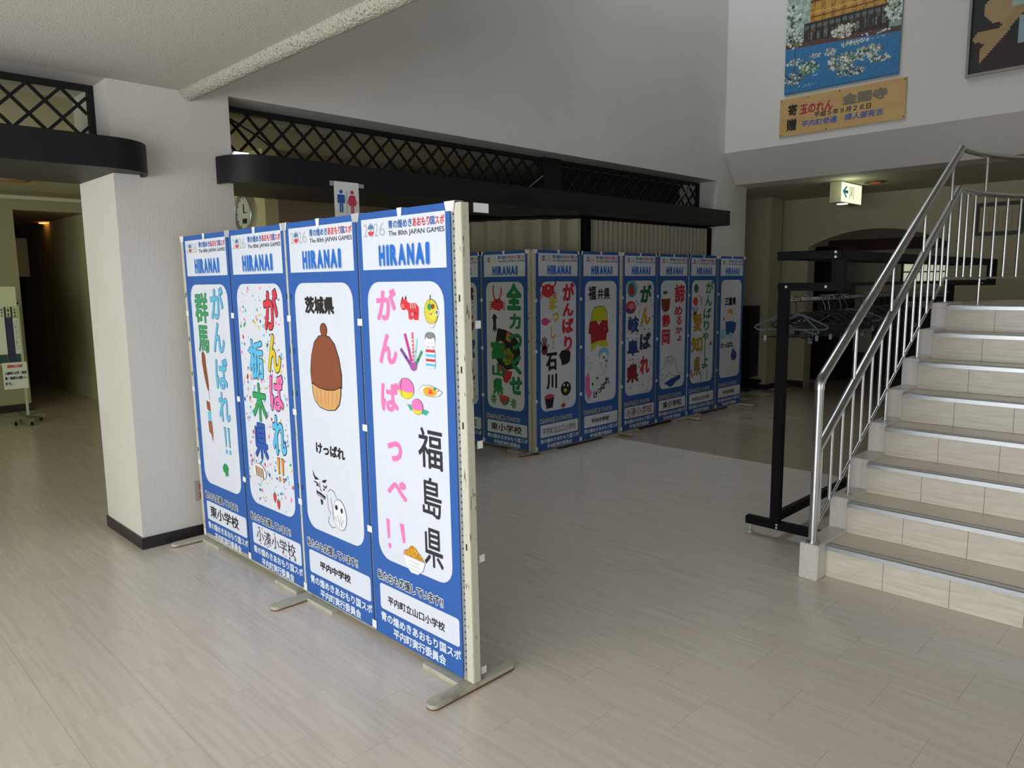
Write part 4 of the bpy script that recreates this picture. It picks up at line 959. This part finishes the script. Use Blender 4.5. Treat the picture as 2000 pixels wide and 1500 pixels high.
sheet(.04, .24, 1.30, 1.52, -.03, '#d9e3b8', 'paper_flyer')
for x0, s_ in ((.195, '会議室'), (.135, '和室'), (.075, '調理室')):
    sheet(x0, x0+.042, 1.187, 1.297, -.014, '#d8d8a8', 'room_label')
    a = Art(.016); k = len(s_)
    for i, ch in enumerate(s_): a.text(ch, x0+.011, x0+.031, 1.287-(i+1)*.1/k+.004, 1.287-i*.1/k-.004, '#4a3a20', .03)
    a.build('lettering', ST)
a = Art(.018)
for i, ch in enumerate('バドミントン'): a.text(ch, .203, .232, 1.155-.056*(i+1)+.01, 1.155-.056*i, '#6a7a5c', .0)
a.build('lettering', ST)
sheet(.045, .275, .395, .69, -.04, '#e4ece0', 'notice_sheet')
a = Art(.0425); a.text('感染防止対策', .09, .235, .63, .665, '#d8382c', .04); a.text('入館時には手・指消', .06, .265, .555, .59, '#1d1a30', .04); a.text('毒・検温をお願いし', .06, .265, .50, .535, '#1d1a30', .04); a.text('ます。', .06, .125, .44, .475, '#1d1a30', .04); a.build('lettering', ST)
# corridor details
DL = thing('ceiling_downlight', 'lit downlight in the far dark corridor', 'lamp', (3.05, 12.6, 2.44))
MB().tube([(0, 0, -.006), (0, 0, -.001)], .15, 24).build('lens', mat('warm_lens', '#ffb868', .4, emit=('#ffb060', 2.2)), DL)
tag(MB().box(2.19, 2.6, 12.0, 12.12, 1.66, 2.18).build('wall_cabinet', mat('cabinet_cream', '#b8a884', .5), bevel=.004), 'cream box projecting from the left wall of the far corridor', 'box')
tag(MB().box(3.06, 3.19, 14.0, 14.03, 1.9, 2.1).build('hanging_sign', mat('pale_sign', '#8d9a8a', .4)), 'small pale sign hanging in the far corridor', 'sign')
tag(MB().box(4.02, 4.05, 14.5, 15.6, 1.83, 1.91).build('name_plate', plastic_blk), 'long black plate on the right wall of the far corridor', 'sign')
CL = thing('ceiling_lamp', 'brown-rimmed round lamp on the hall ceiling behind the left fascia', 'lamp', (1.86, 9.1, 2.62))
MB().tube([(0, 0, -.03), (0, 0, -.002)], .2, 28).build('rim', mat('lamp_rim', '#8a6a48', .5), CL)
MB().tube([(0, 0, -.036), (0, 0, -.03)], .15, 28).build('lens', mat('lamp_lens', '#b58f66', .5), CL)
tag(MB().box(-3.2, 3.0, 10.2, 10.24, 2.52, 2.56).build('conduit', mat('conduit_white', '#c9ccb4', .5)), 'pale conduit running under the hall ceiling', 'pipe')

# ------------------------------------------------------------------ right side: exit sign, downlight, certificate, cabinet, hatch
EX = thing('exit_sign', 'lit green-and-white emergency exit sign hanging from the corridor ceiling', 'exit sign', (8.97, 3.42, 2.6))
MB().box(-.3, .3, .0, .13, -.235, -.004).build('housing', mat('sign_housing', '#b9b69e', .5), EX, bevel=.004)
MB().box(-.29, .29, -.004, 0, -.226, -.012).build('face_panel', mat('exit_panel', '#eef5cf', .4, emit=('#f0f8c8', 1.15)), EX)
a = Art(.0055); g_ = '#1c8fbe'
a.poly([(-.10, -.11), (-.06, -.06), (-.05, -.07), (-.07, -.098), (-.038, -.098), (-.038, -.125), (-.07, -.125), (-.05, -.155), (-.06, -.165)], g_)
a.line([(-.02, -.165), (-.02, -.07), (.02, -.07), (.02, -.165)], .005, '#2f8a94'); a.ell(.0, -.088, .006, .006, '#2f8a94'); a.line([(0, -.096), (-.004, -.12), (.006, -.138)], .006, '#2f8a94'); a.line([(-.01, -.105), (.012, -.115)], .004, '#2f8a94'); a.line([(-.004, -.12), (-.012, -.14)], .005, '#2f8a94')
for i_, p_ in enumerate(a.m.v): a.m.v[i_] = (p_[0]*2.7-.01, p_[1], -.12+(p_[2]+.118)*1.3)
a.build('pictogram', EX)
MB().tube([(-.1, .06, -.242), (-.1, .06, -.235)], .06, 20).build('emergency_lamp', mat('small_lamp', '#ffffff', .3, emit=('#ffffff', 1.5)), EX)
D2 = thing('ceiling_downlight', 'dim reddish downlight in the corridor ceiling beside the exit sign', 'lamp', (9.06, 3.2, 2.6))
MB().tube([(0, 0, -.012), (0, 0, -.002)], .11, 24).build('ring', mat('ring_brown', '#6a5138', .5), D2)
MB().tube([(0, 0, -.014), (0, 0, -.012)], .06, 20).build('bulb', mat('red_bulb', '#b0503a', .5, emit=('#d05a3a', .35)), D2)
l = bpy.data.lights.new('exit_glow', 'POINT'); l.energy = 1.2; l.color = (.85, 1, .6); l.shadow_soft_size = .05
lo_ = bpy.data.objects.new('exit_glow', l); COL.objects.link(lo_); lo_.location = (8.6, 3.3, 2.48)
CE = thing('certificate_frame', 'dark-framed certificate on the beige wall behind the landing railing', 'picture frame', (10.2, 2.2, 2.18))
fr = MB(); o_ = rrect(-.245, .245, -.19, .19, .035, 4); i_ = rrect(-.2, .2, -.145, .145, .005, 4)
n = len(o_)
for i in range(n):
    fr.prism([o_[i], o_[(i+1) % n], i_[(i+1) % n], i_[i]], 'x', -.03, 0)
fr.build('frame', mat('frame_dark', '#2a2226', .4), CE)
MB().box(-.014, -.006, -.202, .202, -.147, .147).build('certificate', mat('cert_paper', '#b3a888', .5), CE)
cl_ = MB()
for i in range(7): cl_.box(-.0165, -.0145, .14-.045*i, .144-.045*i, -.09, .1-.02*(i % 3))
cl_.build('text_lines', mat('cert_ink', '#6a6250', .6), CE)
CB = thing('black_cabinet', 'tall black cabinet beside the end of the rear partition', 'cabinet', (9.45, 4.93, 0))
MB().box(-.15, .14, -.13, .25, .19, 1.16).build('body', plastic_blk, CB, bevel=.006)
MB().box(-.156, -.15, .0, .24, .2, 1.15).box(-.156, -.15, -.125, -.008, .2, 1.15).build('front_panel', mat('panel_black', '#08080a', .5), CB)
MB().box(-.2, .18, -.16, .28, .1, .14).tube([(-.15, -.13, .14), (-.15, -.13, .19)], .012, 6).tube([(.1, .2, .14), (.1, .2, .19)], .012, 6).build('cart_frame', post_dark, CB)
for x, y in ((-.15, -.12), (.14, -.12), (-.15, .24), (.14, .24)): MB().tube([(x, y-.015, .05), (x, y+.015, .05)], .05, 12).build('wheel', plastic_blk, CB, smooth=True)
MT = thing('floor_hatch', 'pale rectangular floor hatch in the darker floor', 'floor hatch', (7.55, 3.75, 0))
MB().box(-.38, .38, -.34, .34, 0, .003).build('plate', mat('hatch_plate', '#a39b86', .35), MT)
for (x, y) in ((-.1, .1), (.12, -.12)): MB().box(x-.01, x+.01, y-.07, y+.07, .003, .0045).build('handle_slot', mat('slot_dark', '#191613', .8), MT)
# things beyond the arch
SHF = thing('dark_shelf_unit', 'dark brown shelf unit just inside the arch', 'shelf', (11.3, 4.75, 0))
MB().box(-.2, .45, -.4, -.37, 0, 2.0).box(-.2, .45, .37, .4, 0, 2.0).box(.42, .45, -.37, .37, 0, 2.0).build('side_panel', mat('dark_brown_wood', '#2a1c16', .5), SHF)
for z in (.06, .3, .55, .8, 1.1, 1.4, 1.7, 1.97): MB().box(-.2, .42, -.37, .37, z, z+.02).build('shelf_board', mat('dark_brown_wood', '#2a1c16', .5), SHF)
struct('window_4', MB().box(13.1, 13.14, 3.35, 4.15, 1.42, 1.45).box(13.1, 13.14, 3.35, 4.15, 1.77, 1.8).box(13.1, 13.14, 3.35, 3.38, 1.45, 1.77).box(13.1, 13.14, 4.12, 4.15, 1.45, 1.77).box(13.1, 13.14, 3.74, 3.76, 1.45, 1.77).box(13.1, 13.14, 3.38, 4.12, 1.6, 1.62), black_wood, label='small lit window beyond the arch')
struct('window_4_pane', MB().box(13.15, 13.16, 3.38, 4.12, 1.45, 1.77), mat('lit_pane', '#dfe8c8', .5, emit=('#e3ecc8', .55)))
COU = thing('counter', 'dark counter with a row of pale cards beyond the arch', 'counter', (12.4, 3.3, 0))
MB().box(-.3, .3, -1.2, .9, 0, 1.02).build('body', mat('counter_dark', '#17191d', .5), COU)
for i in range(8): MB().box(-.31, -.30, -.9+.2*i, -.78+.2*i, 1.08, 1.17).build('card', mat('card_pale', '#c9cdb4', .5), COU)
MB().box(-.3, .3, -1.2, .9, 1.02, 1.24).build('rack_back', mat('counter_dark', '#17191d', .5), COU)

# ------------------------------------------------------------------ wall hangings
def raster(name, nu, nv, fn, parent, y0, y1, z0, z1, x, rough=.5, groove=False):
    """grid of print cells; u grows towards -y"""
    vs_ = []; fs = []; cols = []
    for j in range(nv+1):
        for i in range(nu+1):
            vs_.append((x, y0+(y1-y0)*i/nu, z0+(z1-z0)*j/nv))
    for j in range(nv):
        for i in range(nu):
            a = j*(nu+1)+i; fs.append((a, a+1, a+nu+2, a+nu+1)); cols.append(lin(tuple(fn[j, i]) if isinstance(fn, np.ndarray) else fn((i+.5)/nu, (j+.5)/nv)))
    me = bpy.data.meshes.new(name); me.from_pydata(vs_, [], fs)
    at = me.color_attributes.new('print', 'FLOAT_COLOR', 'CORNER')
    at.data.foreach_set('color', np.repeat(np.array(cols, dtype=np.float32), 4, axis=0).ravel())
    m = bpy.data.materials.new(name+'_print'); m.use_nodes = True
    n_ = m.node_tree.nodes.new('ShaderNodeAttribute'); n_.attribute_name = 'print'
    b = m.node_tree.nodes['Principled BSDF']; m.node_tree.links.new(n_.outputs[0], b.inputs['Base Color']); b.inputs['Roughness'].default_value = rough
    me.materials.append(m); o = bpy.data.objects.new(name, me); COL.objects.link(o); o.parent = parent
    return o
def hx(c): c = c.lstrip('#'); return tuple(int(c[i:i+2], 16)/255 for i in (0, 2, 4))
rt = random.Random(11)
PUFF = []
def puffs(cu, cv, a, b, n, cols, rad_):
    for _ in range(int(n*1.8)):
        t_ = rt.uniform(0, 2*PI); q_ = math.sqrt(rt.random()); PUFF.append((cu+a*q_*math.cos(t_), cv+b*q_*math.sin(t_), rad_*rt.uniform(.35, .9), rt.choice(cols)))
CB_ = ['#d9ddd0', '#e6e8dc', '#8a9a78', '#5d6b4a', '#c9cfbe', '#3c4a34']
puffs(.03, .72, .10, .16, 70, CB_, .022); puffs(.09, .52, .07, .08, 50, CB_, .02); puffs(.96, .60, .10, .12, 80, CB_, .02); puffs(.98, .75, .1, .1, 50, CB_, .02)
puffs(.53, .50, .11, .06, 60, ['#e6e6da', '#c9cbb8', '#a39a80'], .018); puffs(.62, .37, .12, .025, 30, ['#dcdcd0', '#b5b49c'], .014); puffs(.53, .21, .13, .08, 90, ['#e2e2d6', '#b9bba2', '#54663f', '#8a8e70'], .018)
puffs(.74, .25, .12, .065, 70, ['#b9c2a8', '#8fa07c', '#e0e4d4', '#4d6440'], .018); puffs(.84, .17, .09, .03, 30, ['#d5d8c4', '#6a7454'], .015); puffs(.60, .10, .12, .04, 50, ['#e0e0d0', '#9a9a7c', '#3a3a2c'], .014)
puffs(.22, .22, .09, .06, 60, ['#5a7a3c', '#87a05c', '#3a5230', '#d9dcc8'], .016); puffs(.08, .14, .09, .06, 50, ['#dcdccd', '#7a7a60', '#3d3c2c'], .015); puffs(.09, .30, .08, .03, 25, ['#dcdccd', '#a3a488'], .014); puffs(.28, .33, .05, .02, 16, ['#dcdccd', '#a3a488'], .012)
puffs(.42, .33, .05, .04, 25, ['#dcdccd', '#a3a488'], .012); puffs(.8, .42, .12, .015, 14, ['#c9d6dc'], .01); puffs(.2, .05, .1, .015, 10, ['#a9c6d8'], .008); puffs(.75, .37, .14, .008, 10, ['#b8d0dc'], .008); puffs(.3, .14, .05, .006, 6, ['#a9c6d8'], .007)
def tapestry(nu, nv):
    U, V = np.meshgrid((np.arange(nu)+.5)/nu, (np.arange(nv)+.5)/nv*1.30)
    C_ = np.zeros((nv, nu, 3)); S_ = np.sin
    rg = np.random.default_rng(5); jit = rg.random((nv, nu))
    def put(m, c): C_[m] = hx(c)
    n1 = S_(U*61+V*23)*S_(U*29-V*47); shore = .45-.07*U
    C_[:] = hx('#8fa898'); put((n1 > 0) & (V > .6), '#b8c4b4')
    put(V < shore, '#2b73a4'); put((V < shore) & (jit > .7), '#3f88b8'); put((V < shore) & (jit < .12), '#235f8e')
    put((V >= shore) & (V < shore+.05), '#6a4230'); put((V >= shore) & (V < shore+.05) & (jit > .6), '#4a3024')
    b = (V >= shore+.05) & (V < .66) & (U > .17) & (U < .9); put(b, '#35291f')
    put(b & (V > .49) & (V < .56) & (S_(U*90) > 0) & (jit > .3), '#7d8174'); put(b & (V > .60) & (V < .635) & (jit > .2), '#66746c')
    put(b & (V > .56) & (V < .60) & (S_(U*55) > .3), '#6e4a28')
    put(b & (np.abs(U*18-np.round(U*18)) < .13), '#17130f')
    g = (V >= .66) & (V < .93) & (U > .22) & (U < .88); put(g, '#c08a28'); put(g & (S_(U*70) < -.2), '#94591a'); put(g & (jit > .75), '#dba93a')
    put(g & (((V > .70) & (V < .715)) | ((V > .85) & (V < .87))), '#5f3714'); put(g & (V > .74) & (V < .76) & (jit > .4), '#e3c04c')
    put((V >= .93) & (V < 1.0) & (U > .15) & (U < .95), '#4a5a58'); put((V > 1.0) & (V < 1.2) & (U > .3) & (U < .8), '#c08a2c')
    for (a, q, r_, cc) in PUFF:
        i0, i1 = max(int((a-r_)*nu), 0), min(int((a+r_)*nu)+1, nu); j0, j1 = max(int((q-r_)/1.3*nv), 0), min(int((q+r_)/1.3*nv)+1, nv)
        if i1 <= i0 or j1 <= j0: continue
        m = (U[j0:j1, i0:i1]-a)**2+(V[j0:j1, i0:i1]-q)**2 < r_*r_*(.35+.9*jit[j0:j1, i0:i1])
        C_[j0:j1, i0:i1][m] = hx(cc)
    for (ua, ub, va, vb) in ((.085, .097, .2, .5), (.537, .547, .25, .48)): put((U > ua) & (U < ub) & (V > va) & (V < vb) & (jit > .3), '#3a342c')
    k = (.86+.14*(np.arange(nu) % 2))[None, :, None]
    return C_*k
TPS = thing('bead_curtain_picture', 'hanging bead curtain picturing a golden pavilion by a blue pond', 'wall hanging', (7.85, 3.735, 3.445))
raster('bead_picture', 220, 250, tapestry(220, 250), TPS, 0, -1.13, 0, 1.30, -.018)
bd = MB()
for i in range(112):
    y = -1.13*(i+.5)/112; bd.box(-.0165, -.012, y-.0042, y+.0042, -.006-.004*((i*7) % 3), 1.30)
o = bd.build('bead_strings', mat('bead_strings', '#2a6a9c', .5), TPS); o['kind'] = 'stuff'
MB().tube([(-.014, .01, 1.31), (-.014, -1.14, 1.31)], .012, 10).build('hanging_rod', mat('rod_wood', '#8a6a44', .5), TPS, smooth=True)

SG = thing('donation_plaque', 'yellow-brown wooden plaque with brushed Japanese lettering', 'sign', (7.85, 3.775, 3.015))
MB().box(-.014, -.002, -1.245, 0, 0, .38).build('board', mat('plaque_wood', '#c5a064', .6, noise=((3, 3, 9), '#b68f57', .3, .7)), SG)
a = Art(.0); a.base = 0
def ptext(t_, u0_, u1_, v0, v1, c, b=.02, sh=.0): a.text(t_, u0_, u1_, v0, v1, c, b, 0, None, sh)
ptext('寄', .09, .19, .20, .315, '#1c1a18', .035); ptext('贈', .08, .185, .045, .17, '#1c1a18', .035)
ptext('玉のれん', .215, .56, .20, .295, '#a3183c', .03, .08); ptext('金閣寺', .65, 1.08, .215, .325, '#70695a', .045)
ptext('平成５年９月２６日', .37, .93, .145, .20, '#1f1d22', .018, .1); ptext('平内町老連　婦人部有志', .24, 1.05, .065, .13, '#2458a8', .018, .1)
a.build('lettering', SG)
for lt_ in a.parts: lt_.rotation_euler = (0, 0, -PI/2); lt_.location = (-.0155, 0, 0)
for (y, z) in ((-.015, .365), (-.015, .015), (-1.23, .36), (-1.23, .02), (-.62, .365), (-.3, .36), (-.5, .015)): MB().sphere((-.015, y, z), .006, 8).build('nail', plastic_blk, SG)

PF = thing('framed_picture', 'large framed picture with tan shapes on a dark green ground', 'picture frame', (7.85, 2.04, 3.285))
fm = MB(); fm.box(-.03, 0, -1.3, 0, 0, .022).box(-.03, 0, -.022, 0, .022, 1.6).box(-.03, 0, -1.3, -1.278, .022, 1.6).box(-.03, 0, -1.3, 0, 1.6, 1.622); fm.build('frame', mat('frame_steel', '#a59f98', .35, .6), PF)
def pict(u, v):
    U, V = u*1.27, v*1.57
    c = hx('#1c2a24')
    if math.sin(U*5+V*3) > .6 and V < .4: c = hx('#2e1f20')
    # tan gourd and leaning bough
    if ((U-.25)/.16)**2+((V-.52)/.13)**2 < 1 : c = hx('#a98d62')
    if ((U-.13)/.11)**2+((V-.30)/.055)**2 < 1: c = hx('#a1855a')
    d_ = abs((V-.16)-(U-.10)*1.15)/1.52
    if d_ < .04 and .08 < U < .42: c = hx('#a1855a')
    if U > .36 and V > .2 and V < .42 and (V-.2) > (U-.5)*.5: c = hx('#8fa3a4')
    if U > .40 and V > .42 and V < .52: c = hx('#6a2a38')
    if U > .3 and V > .5 and V < .8 and U < .42: c = hx('#9fb5a9')
    if U > .42 and V > .52: c = hx('#55624f') if math.sin(U*20) > 0 else hx('#6e7560')
    return c
raster('painting', 80, 90, pict, PF, -.022, -1.278, .022, 1.6, -.012)
